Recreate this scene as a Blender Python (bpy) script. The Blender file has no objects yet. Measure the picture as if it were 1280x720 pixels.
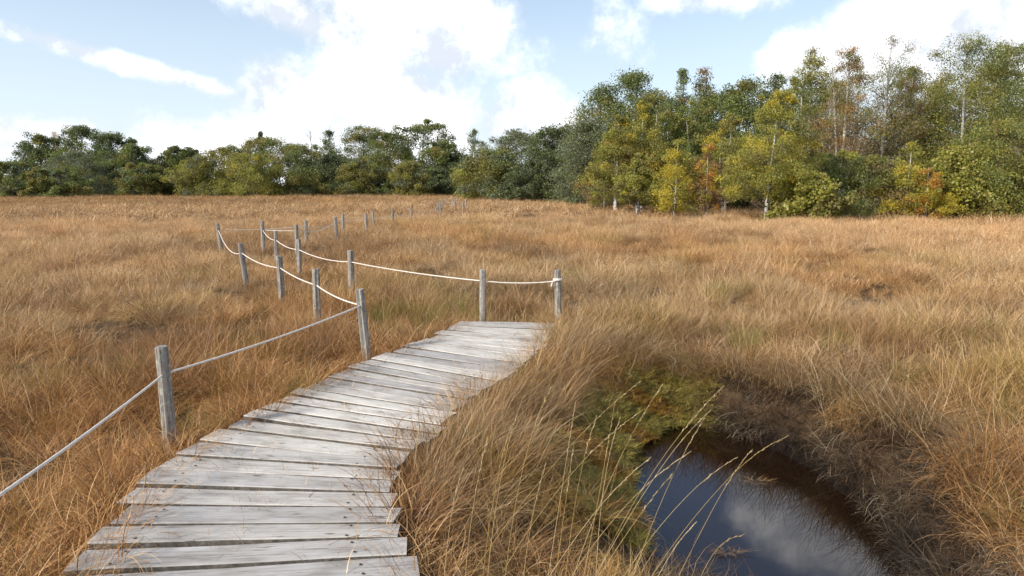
import bpy, math, random
import numpy as np
from mathutils import Vector, Matrix

scene = bpy.context.scene
R = math.radians

# ------------------------------------------------------------------ camera
cam_data = bpy.data.cameras.new('camera')
cam = bpy.data.objects.new('camera', cam_data)
scene.collection.objects.link(cam)
cam.location = (0, 0, 1.9)
cam.rotation_euler = (R(90) - math.atan(130 / 853), 0, 0)
cam_data.sensor_width = 36.0
cam_data.lens = 853 / 1280 * 36.0
cam_data.clip_start = 0.05
cam_data.clip_end = 3000
scene.camera = cam

# ------------------------------------------------------------------ world, sun, exposure
SUN_AZ = -122.0      # degrees clockwise from +Y (negative: the left of the view)
SUN_EL = 33.0
world = bpy.data.worlds.new('World')
scene.world = world
world.use_nodes = True
wt = world.node_tree
wt.nodes.clear()


def wn(kind, **kw):
    n = wt.nodes.new(kind)
    for k, v in kw.items():
        setattr(n, k, v)
    return n


def wmath(op, a, b=None, c=None, clamp=False):
    n = wn('ShaderNodeMath', operation=op, use_clamp=clamp)
    for i, v in enumerate((a, b, c)):
        if v is None:
            continue
        if isinstance(v, (int, float)):
            n.inputs[i].default_value = v
        else:
            wt.links.new(v, n.inputs[i])
    return n.outputs[0]


def wstep(x, lo, hi):
    n = wn('ShaderNodeMapRange', interpolation_type='SMOOTHSTEP')
    wt.links.new(x, n.inputs[0])
    n.inputs[1].default_value = lo
    n.inputs[2].default_value = hi
    return n.outputs[0]


sky = wn('ShaderNodeTexSky', sky_type='NISHITA')
sky.sun_disc = False
sky.sun_elevation = R(SUN_EL)
sky.sun_rotation = R(SUN_AZ % 360)
sky.air_density = 1.0
sky.dust_density = 1.6
sky.ozone_density = 1.2
tc = wn('ShaderNodeTexCoord')
sep = wn('ShaderNodeSeparateXYZ')
wt.links.new(tc.outputs['Generated'], sep.inputs[0])
dx, dy, dz = sep.outputs
az = wmath('MULTIPLY', wmath('ARCTAN2', dx, dy), 57.29578)
el = wmath('MULTIPLY', wmath('ARCSINE', dz), 57.29578)


def wnoise(scale, detail, rough, vec=None, dist=0.0):
    n = wn('ShaderNodeTexNoise')
    n.inputs['Scale'].default_value = scale
    n.inputs['Detail'].default_value = detail
    n.inputs['Roughness'].default_value = rough
    n.inputs['Distortion'].default_value = dist
    wt.links.new(vec if vec is not None else tc.outputs['Generated'], n.inputs['Vector'])
    return n.outputs['Fac']


n_big = wnoise(7.0, 7, 0.64)
warp = wmath('MULTIPLY', wmath('SUBTRACT', n_big, 0.5), 2.1)
# cloud masses: azimuth, elevation, half sizes (degrees), tilt
CLOUDS = [
    (-8.9, 12.9, 10.0, 5.4, -10), (-5.4, 10.9, 5.2, 3.8, 0), (-17.5, 12.9, 7.4, 2.0, -22),
    (-18.3, 6.8, 3.8, 3.6, 0), (-9.9, 6.5, 8.0, 4.6, 0), (-14.5, 1.6, 19.0, 3.6, 0),
    (-28.2, 8.3, 13.0, 0.8, -13, 0.85), (1.4, 5.0, 5.4, 3.4, 0), (-36.1, 3.0, 8.0, 1.6, 0),
    (29.4, 10.0, 9.8, 4.2, 14), (34.9, 9.3, 8.5, 6.0, 0), (21.6, 9.6, 3.0, 1.9, 30),
    (8.2, 11.1, 1.6, 3.0, 12, 0.22), (15.9, 13.8, 5.4, 1.2, 0, 0.6),
    (30.0, 21.5, 13.5, 8.5, 0, 3.0), (-50, 9, 10, 4, 5), (-10, 22, 14, 5, 8), (50, 14, 10, 6, 0),
]
cover = None
for (u0, v0, a, b, rot, *thin) in CLOUDS:
    c, s = math.cos(R(rot)), math.sin(R(rot))
    du = wmath('SUBTRACT', az, u0)
    dv = wmath('SUBTRACT', el, v0)
    p = wmath('ADD', wmath('MULTIPLY', du, c / a), wmath('MULTIPLY', dv, s / a))
    q = wmath('ADD', wmath('MULTIPLY', du, -s / b), wmath('MULTIPLY', dv, c / b))
    r = wmath('SQRT', wmath('ADD', wmath('MULTIPLY', p, p), wmath('MULTIPLY', q, q)))
    fall = wmath('SUBTRACT', 1.0, r)
    if thin:
        fall = wmath('MULTIPLY', wmath('MINIMUM', fall, 0.9), thin[0])
    cover = fall if cover is None else wmath('MAXIMUM', cover, fall)
placed = wmath('ADD', wmath('MAXIMUM', cover, -1.0), warp)
# broken cumulus over the rest of the sky, of the same kind and amount
comb = wn('ShaderNodeCombineXYZ')
zz = wmath('ADD', wmath('MAXIMUM', dz, 0.0), 0.12)
wt.links.new(wmath('DIVIDE', dx, zz), comb.inputs[0])
wt.links.new(wmath('DIVIDE', dy, zz), comb.inputs[1])
n_wide = wnoise(0.85, 5, 0.58, comb.outputs[0])
wide = wmath('MULTIPLY', wmath('SUBTRACT', n_wide, 0.53), 5.0)
beyond = wmath('MAXIMUM', wstep(el, 26.0, 36.0), wstep(wmath('ABSOLUTE', az), 44.0, 58.0))
field = wmath('ADD', wmath('MULTIPLY', placed, wmath('SUBTRACT', 1.0, beyond)),
              wmath('MULTIPLY', wide, beyond))
mask = wstep(field, -0.14, 0.55)
haze_band = wmath('ADD', wmath('MULTIPLY', wstep(el, 26.0, 6.0), 0.46), wmath('MULTIPLY', wstep(el, 9.0, -1.0), 0.26))
veil = wn('ShaderNodeMix', data_type='RGBA')
wt.links.new(haze_band, veil.inputs[0])
wt.links.new(sky.outputs[0], veil.inputs[6])
veil.inputs[7].default_value = (5.3, 6.0, 6.7, 1)
cloud_tone = wn('ShaderNodeValToRGB')
cloud_tone.color_ramp.elements[0].position = 0.42
cloud_tone.color_ramp.elements[0].color = (0.42, 0.455, 0.51, 1)
cloud_tone.color_ramp.elements[1].position = 0.66
cloud_tone.color_ramp.elements[1].color = (1.0, 1.0, 1.0, 1)
wt.links.new(n_big, cloud_tone.inputs[0])
cl_gain = wn('ShaderNodeVectorMath', operation='SCALE')
wt.links.new(cloud_tone.outputs[0], cl_gain.inputs[0])
cl_gain.inputs[3].default_value = 10.5
mix = wn('ShaderNodeMix', data_type='RGBA')
wt.links.new(mask, mix.inputs[0])
wt.links.new(veil.outputs[2], mix.inputs[6])
wt.links.new(cl_gain.outputs[0], mix.inputs[7])
bg = wn('ShaderNodeBackground')
bg.inputs['Strength'].default_value = 0.13
wt.links.new(mix.outputs[2], bg.inputs['Color'])
wo = wn('ShaderNodeOutputWorld')
wt.links.new(bg.outputs[0], wo.inputs['Surface'])

sun_data = bpy.data.lights.new('sun', 'SUN')
sun_data.energy = 3.5
sun_data.angle = R(7)
sun_data.color = (1.0, 0.95, 0.87)
sun = bpy.data.objects.new('sun', sun_data)
scene.collection.objects.link(sun)
S = Vector((math.sin(R(SUN_AZ)) * math.cos(R(SUN_EL)), math.cos(R(SUN_AZ)) * math.cos(R(SUN_EL)), math.sin(R(SUN_EL))))
sun.rotation_euler = S.to_track_quat('Z', 'Y').to_euler()
sun.location = (-20, -5, 25)

vs = scene.view_settings
vs.view_transform = 'Standard'
vs.look = 'None'
vs.exposure = 0.5
vs.gamma = 1.0
scene.cycles.use_denoising = True
world.cycles.sampling_method = 'NONE'
scene.cycles.use_adaptive_sampling = True
scene.cycles.adaptive_threshold = 0.015
scene.cycles.max_bounces = 6
scene.cycles.diffuse_bounces = 3
scene.cycles.transmission_bounces = 4
scene.cycles.transparent_max_bounces = 4

# ------------------------------------------------------------------ helpers
COL = scene.collection


def tag(o, label=None, cat=None, group=None, kind=None):
    if label:
        o['label'] = label
    if cat:
        o['category'] = cat
    if group:
        o['group'] = group
    if kind:
        o['kind'] = kind
    return o


def link(name, mesh, mat=None, parent=None, loc=None):
    o = bpy.data.objects.new(name, mesh)
    COL.objects.link(o)
    if mat is not None and mesh is not None and len(mesh.materials) == 0:
        mesh.materials.append(mat)
    if parent is not None:
        o.parent = parent
    if loc is not None:
        o.location = loc
    return o


def mesh_np(name, verts, faces, smooth=False, attrs=None):
    """verts (n,3); faces (m,4) or (m,3) ints, or list of both"""
    me = bpy.data.meshes.new(name)
    verts = np.asarray(verts, dtype=np.float32)
    blocks = [np.asarray(faces, dtype=np.int32)]
    loops = np.concatenate([b.ravel() for b in blocks])
    sizes = np.concatenate([np.full(len(b), b.shape[1], dtype=np.int32) for b in blocks])
    starts = np.concatenate([[0], np.cumsum(sizes)[:-1]]).astype(np.int32)
    me.vertices.add(len(verts))
    me.vertices.foreach_set('co', verts.ravel())
    me.loops.add(len(loops))
    me.loops.foreach_set('vertex_index', loops)
    me.polygons.add(len(sizes))
    me.polygons.foreach_set('loop_start', starts)
    if smooth:
        me.polygons.foreach_set('use_smooth', np.ones(len(sizes), dtype=bool))
    for an, (typ, dat) in (attrs or {}).items():
        at = me.attributes.new(an, typ, 'POINT')
        key = 'color' if typ == 'FLOAT_COLOR' else ('vector' if typ == 'FLOAT_VECTOR' else 'value')
        at.data.foreach_set(key, np.asarray(dat, dtype=np.float32 if typ != 'INT' else np.int32).ravel())
    me.update(calc_edges=True)
    me.validate()
    return me


def hash2(ix, iy, seed):
    h = (ix.astype(np.int64) * 374761393 + iy.astype(np.int64) * 668265263 + seed * 1442695041) & 0xFFFFFFFF
    h = ((h ^ (h >> 13)) * 1274126177) & 0xFFFFFFFF
    return ((h ^ (h >> 16)) & 0xFFFF) / 65535.0


def vnoise(x, y, scale, seed=0):
    x = np.asarray(x, float) / scale
    y = np.asarray(y, float) / scale
    ix, iy = np.floor(x).astype(np.int64), np.floor(y).astype(np.int64)
    fx, fy = x - ix, y - iy
    fx = fx * fx * (3 - 2 * fx)
    fy = fy * fy * (3 - 2 * fy)
    a = hash2(ix, iy, seed) * (1 - fx) + hash2(ix + 1, iy, seed) * fx
    b = hash2(ix, iy + 1, seed) * (1 - fx) + hash2(ix + 1, iy + 1, seed) * fx
    return a * (1 - fy) + b * fy


def fbm(x, y, scale, seed=0, octaves=3):
    t, amp, tot = 0, 1.0, 0
    for k in range(octaves):
        t = t + amp * vnoise(x, y, scale / 2 ** k, seed + 17 * k)
        tot += amp
        amp *= 0.5
    return t / tot


def sstep(x, lo, hi):
    t = np.clip((x - lo) / (hi - lo), 0, 1)
    return t * t * (3 - 2 * t)


def poly_sd(x, y, poly):
    """signed distance to a polygon, negative inside"""
    x = np.asarray(x, float)
    y = np.asarray(y, float)
    d = np.full(x.shape, 1e9)
    inside = np.zeros(x.shape, bool)
    n = len(poly)
    for i in range(n):
        ax, ay = poly[i]
        bx, by = poly[(i + 1) % n]
        ex, ey = bx - ax, by - ay
        t = np.clip(((x - ax) * ex + (y - ay) * ey) / (ex * ex + ey * ey + 1e-12), 0, 1)
        d = np.minimum(d, np.hypot(x - ax - t * ex, y - ay - t * ey))
        cond = ((ay > y) != (by > y)) & (x < (bx - ax) * (y - ay) / (by - ay + 1e-12) + ax)
        inside ^= cond
    return np.where(inside, -d, d)


# ------------------------------------------------------------------ materials
def new_mat(name):
    m = bpy.data.materials.new(name)
    m.use_nodes = True
    m.node_tree.nodes.clear()
    return m


class NT:
    def __init__(self, m):
        self.t = m.node_tree

    def n(self, kind, **kw):
        o = self.t.nodes.new(kind)
        for k, v in kw.items():
            setattr(o, k, v)
        return o

    def l(self, a, b):
        self.t.links.new(a, b)

    def noise(self, scale, detail=4, rough=0.55, vec=None):
        o = self.n('ShaderNodeTexNoise')
        o.inputs['Scale'].default_value = scale
        o.inputs['Detail'].default_value = detail
        o.inputs['Roughness'].default_value = rough
        if vec is not None:
            self.l(vec, o.inputs['Vector'])
        return o.outputs['Fac']

    def ramp(self, fac, stops):
        o = self.n('ShaderNodeValToRGB')
        e = o.color_ramp.elements
        while len(e) < len(stops):
            e.new(0.5)
        for i, (p, c) in enumerate(stops):
            e[i].position = p
            e[i].color = (*c, 1)
        self.l(fac, o.inputs[0])
        return o.outputs[0]

    def mix(self, fac, a, b, blend='MIX'):
        o = self.n('ShaderNodeMix', data_type='RGBA', blend_type=blend)
        for i, v in ((0, fac), (6, a), (7, b)):
            if isinstance(v, (int, float)):
                o.inputs[i].default_value = v
            elif isinstance(v, tuple):
                o.inputs[i].default_value = (*v, 1)
            else:
                self.l(v, o.inputs[i])
        return o.outputs[2]

    def math(self, op, a, b=0.0, clamp=False):
        o = self.n('ShaderNodeMath', operation=op, use_clamp=clamp)
        for i, v in ((0, a), (1, b)):
            if isinstance(v, (int, float)):
                o.inputs[i].default_value = v
            else:
                self.l(v, o.inputs[i])
        return o.outputs[0]

    def out(self, shader):
        o = self.n('ShaderNodeOutputMaterial')
        self.l(shader, o.inputs['Surface'])

    def bsdf(self, color, rough=0.8, spec=0.3, normal=None):
        b = self.n('ShaderNodeBsdfPrincipled')
        if isinstance(color, tuple):
            b.inputs['Base Color'].default_value = (*color, 1)
        else:
            self.l(color, b.inputs['Base Color'])
        if isinstance(rough, (int, float)):
            b.inputs['Roughness'].default_value = rough
        else:
            self.l(rough, b.inputs['Roughness'])
        b.inputs['Specular IOR Level'].default_value = spec
        if normal is not None:
            self.l(normal, b.inputs['Normal'])
        return b

    def bump(self, h, strength, dist=0.01):
        o = self.n('ShaderNodeBump')
        o.inputs['Strength'].default_value = strength
        o.inputs['Distance'].default_value = dist
        self.l(h, o.inputs['Height'])
        return o.outputs['Normal']

    def blade_shader(self, color, trans=0.35, gloss=0.06):
        d = self.n('ShaderNodeBsdfDiffuse')
        t = self.n('ShaderNodeBsdfTranslucent')
        self.l(color, d.inputs['Color'])
        self.l(color, t.inputs['Color'])
        m = self.n('ShaderNodeMixShader')
        m.inputs[0].default_value = trans
        self.l(d.outputs[0], m.inputs[1])
        self.l(t.outputs[0], m.inputs[2])
        g = self.n('ShaderNodeBsdfGlossy')
        g.inputs['Roughness'].default_value = 0.5
        g.inputs['Color'].default_value = (1, 1, 1, 1)
        m2 = self.n('ShaderNodeMixShader')
        m2.inputs[0].default_value = gloss
        self.l(m.outputs[0], m2.inputs[1])
        self.l(g.outputs[0], m2.inputs[2])
        return m2.outputs[0]


M = {}


def grass_mat(name, stops, instanced=True, gloss=0.03, trans=0.22):
    m = new_mat(name)
    t = NT(m)
    a = t.n('ShaderNodeAttribute', attribute_name='rnd')
    c = t.ramp(a.outputs['Fac'], stops)
    if instanced:
        i = t.n('ShaderNodeAttribute', attribute_name='tint', attribute_type='INSTANCER')
        c = t.mix(1.0, c, i.outputs['Color'], 'MULTIPLY')
    t.out(t.blade_shader(c, trans, gloss))
    M[name] = m


grass_mat('dry_grass', [(0.0, (0.085, 0.044, 0.018)), (0.3, (0.30, 0.165, 0.064)), (0.6, (0.50, 0.308, 0.132)),
                        (0.85, (0.66, 0.45, 0.225)), (1.0, (0.80, 0.65, 0.44))])
grass_mat('rush_green', [(0.0, (0.10, 0.11, 0.018)), (0.5, (0.21, 0.19, 0.03)), (0.8, (0.30, 0.25, 0.05)), (1.0, (0.42, 0.28, 0.09))])
grass_mat('moss_green', [(0.0, (0.15, 0.12, 0.028)), (0.4, (0.32, 0.265, 0.052)), (0.75, (0.46, 0.395, 0.075)), (1.0, (0.56, 0.44, 0.21))])
grass_mat('dead_stem', [(0.0, (0.035, 0.025, 0.018)), (0.5, (0.10, 0.07, 0.045)), (0.8, (0.20, 0.15, 0.10)), (1.0, (0.36, 0.29, 0.20))])
grass_mat('tussock_grass', [(0.0, (0.075, 0.042, 0.018)), (0.3, (0.23, 0.130, 0.052)), (0.6, (0.40, 0.25, 0.105)),
                            (0.85, (0.56, 0.39, 0.19)), (1.0, (0.78, 0.64, 0.42))], instanced=False)
grass_mat('green_tuft', [(0.0, (0.07, 0.09, 0.012)), (0.45, (0.16, 0.17, 0.02)), (0.75, (0.30, 0.25, 0.05)), (1.0, (0.48, 0.32, 0.11))], instanced=False)
grass_mat('golden_stem', [(0.0, (0.36, 0.25, 0.06)), (0.4, (0.46, 0.32, 0.12)), (1.0, (0.60, 0.47, 0.27))], instanced=False)

# ground: peat and old litter
m = new_mat('peat'); t = NT(m)
g = t.n('ShaderNodeNewGeometry')
c1 = t.ramp(t.noise(6.0, 8, 0.7, g.outputs['Position']), [(0.3, (0.045, 0.028, 0.016)), (0.5, (0.11, 0.068, 0.035)), (0.72, (0.24, 0.16, 0.085))])
c2 = t.ramp(t.noise(60.0, 6, 0.7, g.outputs['Position']), [(0.3, (0.4, 0.4, 0.4)), (0.7, (1.3, 1.25, 1.2))])
sz = t.n('ShaderNodeSeparateXYZ'); t.l(g.outputs['Position'], sz.inputs[0])
wet = t.n('ShaderNodeMapRange', interpolation_type='SMOOTHSTEP')      # soaked peat just above the water line
t.l(t.math('ADD', sz.outputs[2], t.math('MULTIPLY', t.noise(9.0, 4, 0.6, g.outputs['Position']), 0.16)), wet.inputs[0])
wet.inputs[1].default_value = -0.42; wet.inputs[2].default_value = -0.58
pc_ = t.mix(wet.outputs[0], t.mix(1.0, c1, c2, 'MULTIPLY'), (0.016, 0.010, 0.007))
t.out(t.bsdf(pc_, t.math('SUBTRACT', 0.95, t.math('MULTIPLY', wet.outputs[0], 0.5)), 0.2, t.bump(t.noise(45.0, 8, 0.75, g.outputs['Position']), 1.0, 0.06)).outputs[0])
M['peat'] = m

# water: still, dark with peat
m = new_mat('bog_water'); t = NT(m)
g = t.n('ShaderNodeNewGeometry')
film = t.noise(2.2, 5, 0.6, g.outputs['Position'])
b = t.bsdf((0.012, 0.006, 0.003), 0.015, 0.5)
b.inputs['IOR'].default_value = 1.7
t.l(t.bump(t.noise(3.0, 2, 0.5, g.outputs['Position']), 0.02, 0.02), b.inputs['Normal'])
t.out(b.outputs[0])
M['water'] = m

# weathered plank wood
m = new_mat('weathered_plank'); t = NT(m)
tcn = t.n('ShaderNodeTexCoord'); oi = t.n('ShaderNodeObjectInfo')
off = t.n('ShaderNodeVectorMath', operation='ADD')
sc_ = t.n('ShaderNodeVectorMath', operation='SCALE'); sc_.inputs[0].default_value = (37.0, 11.0, 5.0)
t.l(oi.outputs['Random'], sc_.inputs[3])
t.l(tcn.outputs['Object'], off.inputs[0]); t.l(sc_.outputs[0], off.inputs[1])
mp = t.n('ShaderNodeMapping'); mp.inputs['Scale'].default_value = (1.3, 30.0, 6.0); t.l(off.outputs[0], mp.inputs[0])
mp2 = t.n('ShaderNodeMapping'); mp2.inputs['Scale'].default_value = (2.0, 5.0, 2.0); t.l(off.outputs[0], mp2.inputs[0])
grain = t.noise(2.0, 8, 0.65, mp.outputs[0])
blot = t.noise(1.4, 5, 0.6, mp2.outputs[0])
c = t.ramp(grain, [(0.22, (0.25, 0.232, 0.208)), (0.42, (0.49, 0.468, 0.435)), (0.7, (0.65, 0.628, 0.595))])
c = t.mix(1.0, c, t.ramp(blot, [(0.25, (0.45, 0.43, 0.40)), (0.42, (0.82, 0.80, 0.77)), (0.55, (0.98, 0.97, 0.95)), (0.8, (1.1, 1.1, 1.1))]), 'MULTIPLY')
var = t.ramp(oi.outputs['Random'], [(0.0, (0.72, 0.72, 0.74)), (0.5, (0.95, 0.94, 0.92)), (1.0, (1.12, 1.11, 1.09))])
c = t.mix(1.0, c, var, 'MULTIPLY')
knots = t.n('ShaderNodeTexVoronoi'); knots.inputs['Scale'].default_value = 1.0
mp3 = t.n('ShaderNodeMapping'); mp3.inputs['Scale'].default_value = (3.0, 9.0, 1.0); t.l(off.outputs[0], mp3.inputs[0]); t.l(mp3.outputs[0], knots.inputs['Vector'])
c = t.mix(1.0, c, t.ramp(knots.outputs['Distance'], [(0.05, (0.42, 0.38, 0.34)), (0.13, (1, 1, 1))]), 'MULTIPLY')
crack = t.ramp(t.noise(3.2, 3, 0.5, mp.outputs[0]), [(0.30, (0.25, 0.23, 0.21)), (0.36, (1, 1, 1))])
c = t.mix(0.8, c, crack, 'MULTIPLY')
t.out(t.bsdf(c, 0.78, 0.25, t.bump(grain, 0.55, 0.006)).outputs[0])
M['plank'] = m

# sawn plank edges, painted darker to put gap shade into the colour
m = new_mat('shaded_edge'); t = NT(m)
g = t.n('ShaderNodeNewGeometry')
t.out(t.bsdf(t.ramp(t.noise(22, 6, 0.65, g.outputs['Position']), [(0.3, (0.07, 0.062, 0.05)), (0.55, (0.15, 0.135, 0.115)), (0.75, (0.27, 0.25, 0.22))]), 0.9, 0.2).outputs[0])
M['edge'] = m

# dark bearer wood
m = new_mat('dark_wood'); t = NT(m)
g = t.n('ShaderNodeNewGeometry')
t.out(t.bsdf(t.ramp(t.noise(14, 5, 0.6, g.outputs['Position']), [(0.3, (0.05, 0.042, 0.035)), (0.7, (0.13, 0.11, 0.09))]), 0.9, 0.2).outputs[0])
M['dark_wood'] = m

# fence post wood
m = new_mat('weathered_post'); t = NT(m)
tcn = t.n('ShaderNodeTexCoord'); oi = t.n('ShaderNodeObjectInfo')
off = t.n('ShaderNodeVectorMath', operation='ADD')
sc_ = t.n('ShaderNodeVectorMath', operation='SCALE'); sc_.inputs[0].default_value = (9.0, 23.0, 31.0)
t.l(oi.outputs['Random'], sc_.inputs[3]); t.l(tcn.outputs['Object'], off.inputs[0]); t.l(sc_.outputs[0], off.inputs[1])
mp = t.n('ShaderNodeMapping'); mp.inputs['Scale'].default_value = (32, 32, 2.0); t.l(off.outputs[0], mp.inputs[0])
gr = t.noise(1.6, 8, 0.65, mp.outputs[0])
li = t.noise(22.0, 6, 0.65, off.outputs[0])
c = t.ramp(gr, [(0.32, (0.05, 0.043, 0.037)), (0.45, (0.215, 0.192, 0.168)), (0.74, (0.40, 0.368, 0.330))])
c = t.mix(t.ramp(li, [(0.52, (0, 0, 0)), (0.64, (0.7, 0.7, 0.7))]), c, (0.40, 0.43, 0.36))
t.out(t.bsdf(c, 0.9, 0.15, t.bump(gr, 0.8, 0.012)).outputs[0])
M['post'] = m

# rope
m = new_mat('pale_rope'); t = NT(m)
g = t.n('ShaderNodeNewGeometry')
t.out(t.bsdf(t.ramp(t.noise(35, 4, 0.6, g.outputs['Position']), [(0.3, (0.56, 0.50, 0.43)), (0.7, (0.80, 0.74, 0.67))]), 0.85, 0.2).outputs[0])
M['rope'] = m

m = new_mat('rusty_nail'); t = NT(m)
t.out(t.bsdf((0.04, 0.033, 0.028), 0.7, 0.4).outputs[0])
M['nail'] = m

# leaves
m = new_mat('leaf'); t = NT(m)
a = t.n('ShaderNodeAttribute', attribute_name='leaf_color')
t.out(t.blade_shader(a.outputs['Color'], 0.42, 0.02))
M['leaf'] = m

# bark
for nm, stops in (('birch_bark', [(0.36, (0.06, 0.05, 0.045)), (0.44, (0.42, 0.40, 0.37)), (0.7, (0.66, 0.64, 0.60))]),
                  ('grey_bark', [(0.3, (0.06, 0.05, 0.04)), (0.6, (0.16, 0.13, 0.11)), (0.8, (0.24, 0.21, 0.18))])):
    m = new_mat(nm); t = NT(m)
    g = t.n('ShaderNodeNewGeometry')
    mp = t.n('ShaderNodeMapping')
    mp.inputs['Scale'].default_value = (2, 2, 6) if nm == 'birch_bark' else (8, 8, 2)
    t.l(g.outputs['Position'], mp.inputs[0])
    n1 = t.noise(1.5, 6, 0.65, mp.outputs[0])
    t.out(t.bsdf(t.ramp(n1, stops), 0.85, 0.2, t.bump(n1, 0.5, 0.03)).outputs[0])
    M[nm] = m

# ------------------------------------------------------------------ layout of boardwalk and pond (metres)
# left ends of the joints between planks, with the bearing of each joint line
LEFT = [(-1.98, 0.72, 7), (-2.02, 0.96, 7.5), (-1.99, 1.20, 8), (-2.03, 1.44, 8), (-2.00, 1.68, 8), (-2.04, 1.92, 8), (-2.02, 2.16, 7.5), (-2.06, 2.40, 7),
        (-2.05, 2.64, 7), (-2.10, 2.88, 6.5),
        (-2.13, 3.123, 5.7), (-2.33, 3.355, 3.8), (-2.26, 3.603, 0.9), (-2.38, 3.868, -1.6), (-2.44, 4.115, -3.2), (-2.46, 4.375, -6.0),
        (-2.40, 4.631, -9.2), (-2.37, 4.893, -12.8), (-2.33, 5.165, -16.0), (-2.22, 5.38, -18.2), (-2.15, 5.612, -20.4), (-2.09, 5.83, -22.3),
        (-2.05, 6.04, -23.4), (-2.00, 6.239, -25.2), (-1.94, 6.424, -26.2), (-1.875, 6.62, -27.2), (-1.81, 6.81, -28.6), (-1.73, 6.968, -30.2),
        (-1.655, 7.14, -31.0), (-1.575, 7.30, -31.0), (-1.51, 7.46, -29.6), (-1.41, 7.64, -28.2), (-1.32, 7.86, -27.2), (-1.19, 8.10, -26.6),
        (-1.09, 8.31, -26.0), (-0.98, 8.58, -23.0), (-0.92, 8.85, -17.5), (-0.82, 9.12, -11.0), (-0.79, 9.44, -7.5)]
JOINTS = []
for i, (x, y, a) in enumerate(LEFT):
    L = 1.67 if y < 7.5 else 1.67 - 0.17 * (y - 7.5)
    JOINTS.append((np.array([x, y]), np.array([x + L * math.cos(R(a)), y + L * math.sin(R(a))])))
DECK = [tuple(j[0]) for j in JOINTS] + [tuple(j[1]) for j in reversed(JOINTS)]
WATER_Z = -0.72
POND = [(0.97, 5.55), (1.16, 6.13), (1.52, 6.70), (1.92, 6.90), (2.16, 6.74), (2.47, 6.30), (2.68, 5.70), (2.74, 5.10), (2.76, 4.62), (2.60, 4.30),
        (2.48, 3.95), (2.25, 3.35), (1.75, 2.95), (1.30, 3.10), (1.08, 3.70), (0.95, 4.25), (0.90, 4.85)]
POND = [(x * 1.048, y * 1.048) for x, y in POND]


def ground_z(x, y):
    x = np.asarray(x, float)
    y = np.asarray(y, float)
    d = np.hypot(x, y)
    z = -0.24 + 0.26 * (fbm(x, y, 1.1, 3, 2) - 0.5) + 0.14 * (fbm(x, y, 4.0, 5, 2) - 0.5)
    z = z + sstep(d, 18, 60) * (0.5 * (fbm(x, y, 30.0, 8, 2) - 0.5) + 0.05)
    sd = poly_sd(x, y, POND)
    wob = sd + 0.16 * (fbm(x, y, 0.5, 21, 3) - 0.5)
    soft = sstep(1.75 * 1.048 - x + 0.35 * (y - 6.5), -0.3, 0.4)          # the mossy side slopes gently
    bank = WATER_Z + 0.48 * sstep(wob / (1 + 1.1 * soft), -0.06, 0.48) ** 0.8
    bank = np.where(sd < 0, WATER_Z - 0.02 - 0.4 * sstep(-wob, 0.0, 0.6), bank)
    tw_ = np.clip((wob - 0.36 - 0.45 * soft) / (0.54 - 0.10 * soft), 0, 1)
    w = tw_ * tw_ * (3 - 2 * tw_)
    z = z * w + bank * (1 - w)
    dd = poly_sd(x, y, DECK)
    z = np.where(dd < 0.25, np.minimum(z, -0.21), z)
    return z


# ground: one sheet, fine near the path and the pond, coarse towards the horizon
n = 340
k = 7.0
u = np.linspace(-1, 1, n)
gx = 1.0 + 900 / math.sinh(k) * np.sinh(k * u)
gy = 5.2 + 900 / math.sinh(k) * np.sinh(k * u)
XX, YY = np.meshgrid(gx, gy)
ZZ = ground_z(XX, YY)
idx = np.arange(n * n).reshape(n, n)
quads = np.stack([idx[:-1, :-1], idx[:-1, 1:], idx[1:, 1:], idx[1:, :-1]], -1).reshape(-1, 4)
me = mesh_np('ground', np.stack([XX, YY, ZZ], -1).reshape(-1, 3), quads, smooth=True)
tag(link('ground', me, M['peat']), 'dark peaty ground under the dry bog grass', None, None, 'structure')

# pond surface: outline pushed a little into the bank
pc = np.array(POND).mean(0)
ring = []
for i in range(len(POND)):
    a, b = np.array(POND[i]), np.array(POND[(i + 1) % len(POND)])
    for q in (0.0, 0.5):
        p = a * (1 - q) + b * q
        ring.append(pc + (p - pc) * (1 + 0.16 / np.linalg.norm(p - pc)))
ring = np.array(ring)
verts = np.vstack([np.column_stack([ring, np.full(len(ring), WATER_Z)]), [[pc[0], pc[1], WATER_Z]]])
m_ = len(ring)
tris = [(i, (i + 1) % m_, m_) for i in range(m_)]
tag(link('pond_water', mesh_np('pond_water', verts, tris), M['water']), 'still dark bog pool mirroring blue sky and cloud', None, None, 'structure')

# ------------------------------------------------------------------ boardwalk
rng = random.Random(4)
board = bpy.data.objects.new('boardwalk', None)
COL.objects.link(board)
board.location = (-1.6, 5.0, 0)
board.empty_display_size = 0.3
tag(board, 'curving boardwalk of silver-grey weathered planks through the dry grass', 'boardwalk')
nv, nf = [], []
for i in range(8):
    a = i * math.pi / 4
    nv.append((0.0085 * math.cos(a), 0.0085 * math.sin(a), 0))
for i in range(8):
    a = i * math.pi / 4
    nv.append((0.0070 * math.cos(a), 0.0070 * math.sin(a), 0.0016))
nfq = [(i, (i + 1) % 8, 8 + (i + 1) % 8, 8 + i) for i in range(8)]
nail_me = bpy.data.meshes.new('nail')
nail_me.from_pydata(nv, [], nfq + [tuple(range(8, 16))])
nail_me.materials.append(M['nail'])


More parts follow.
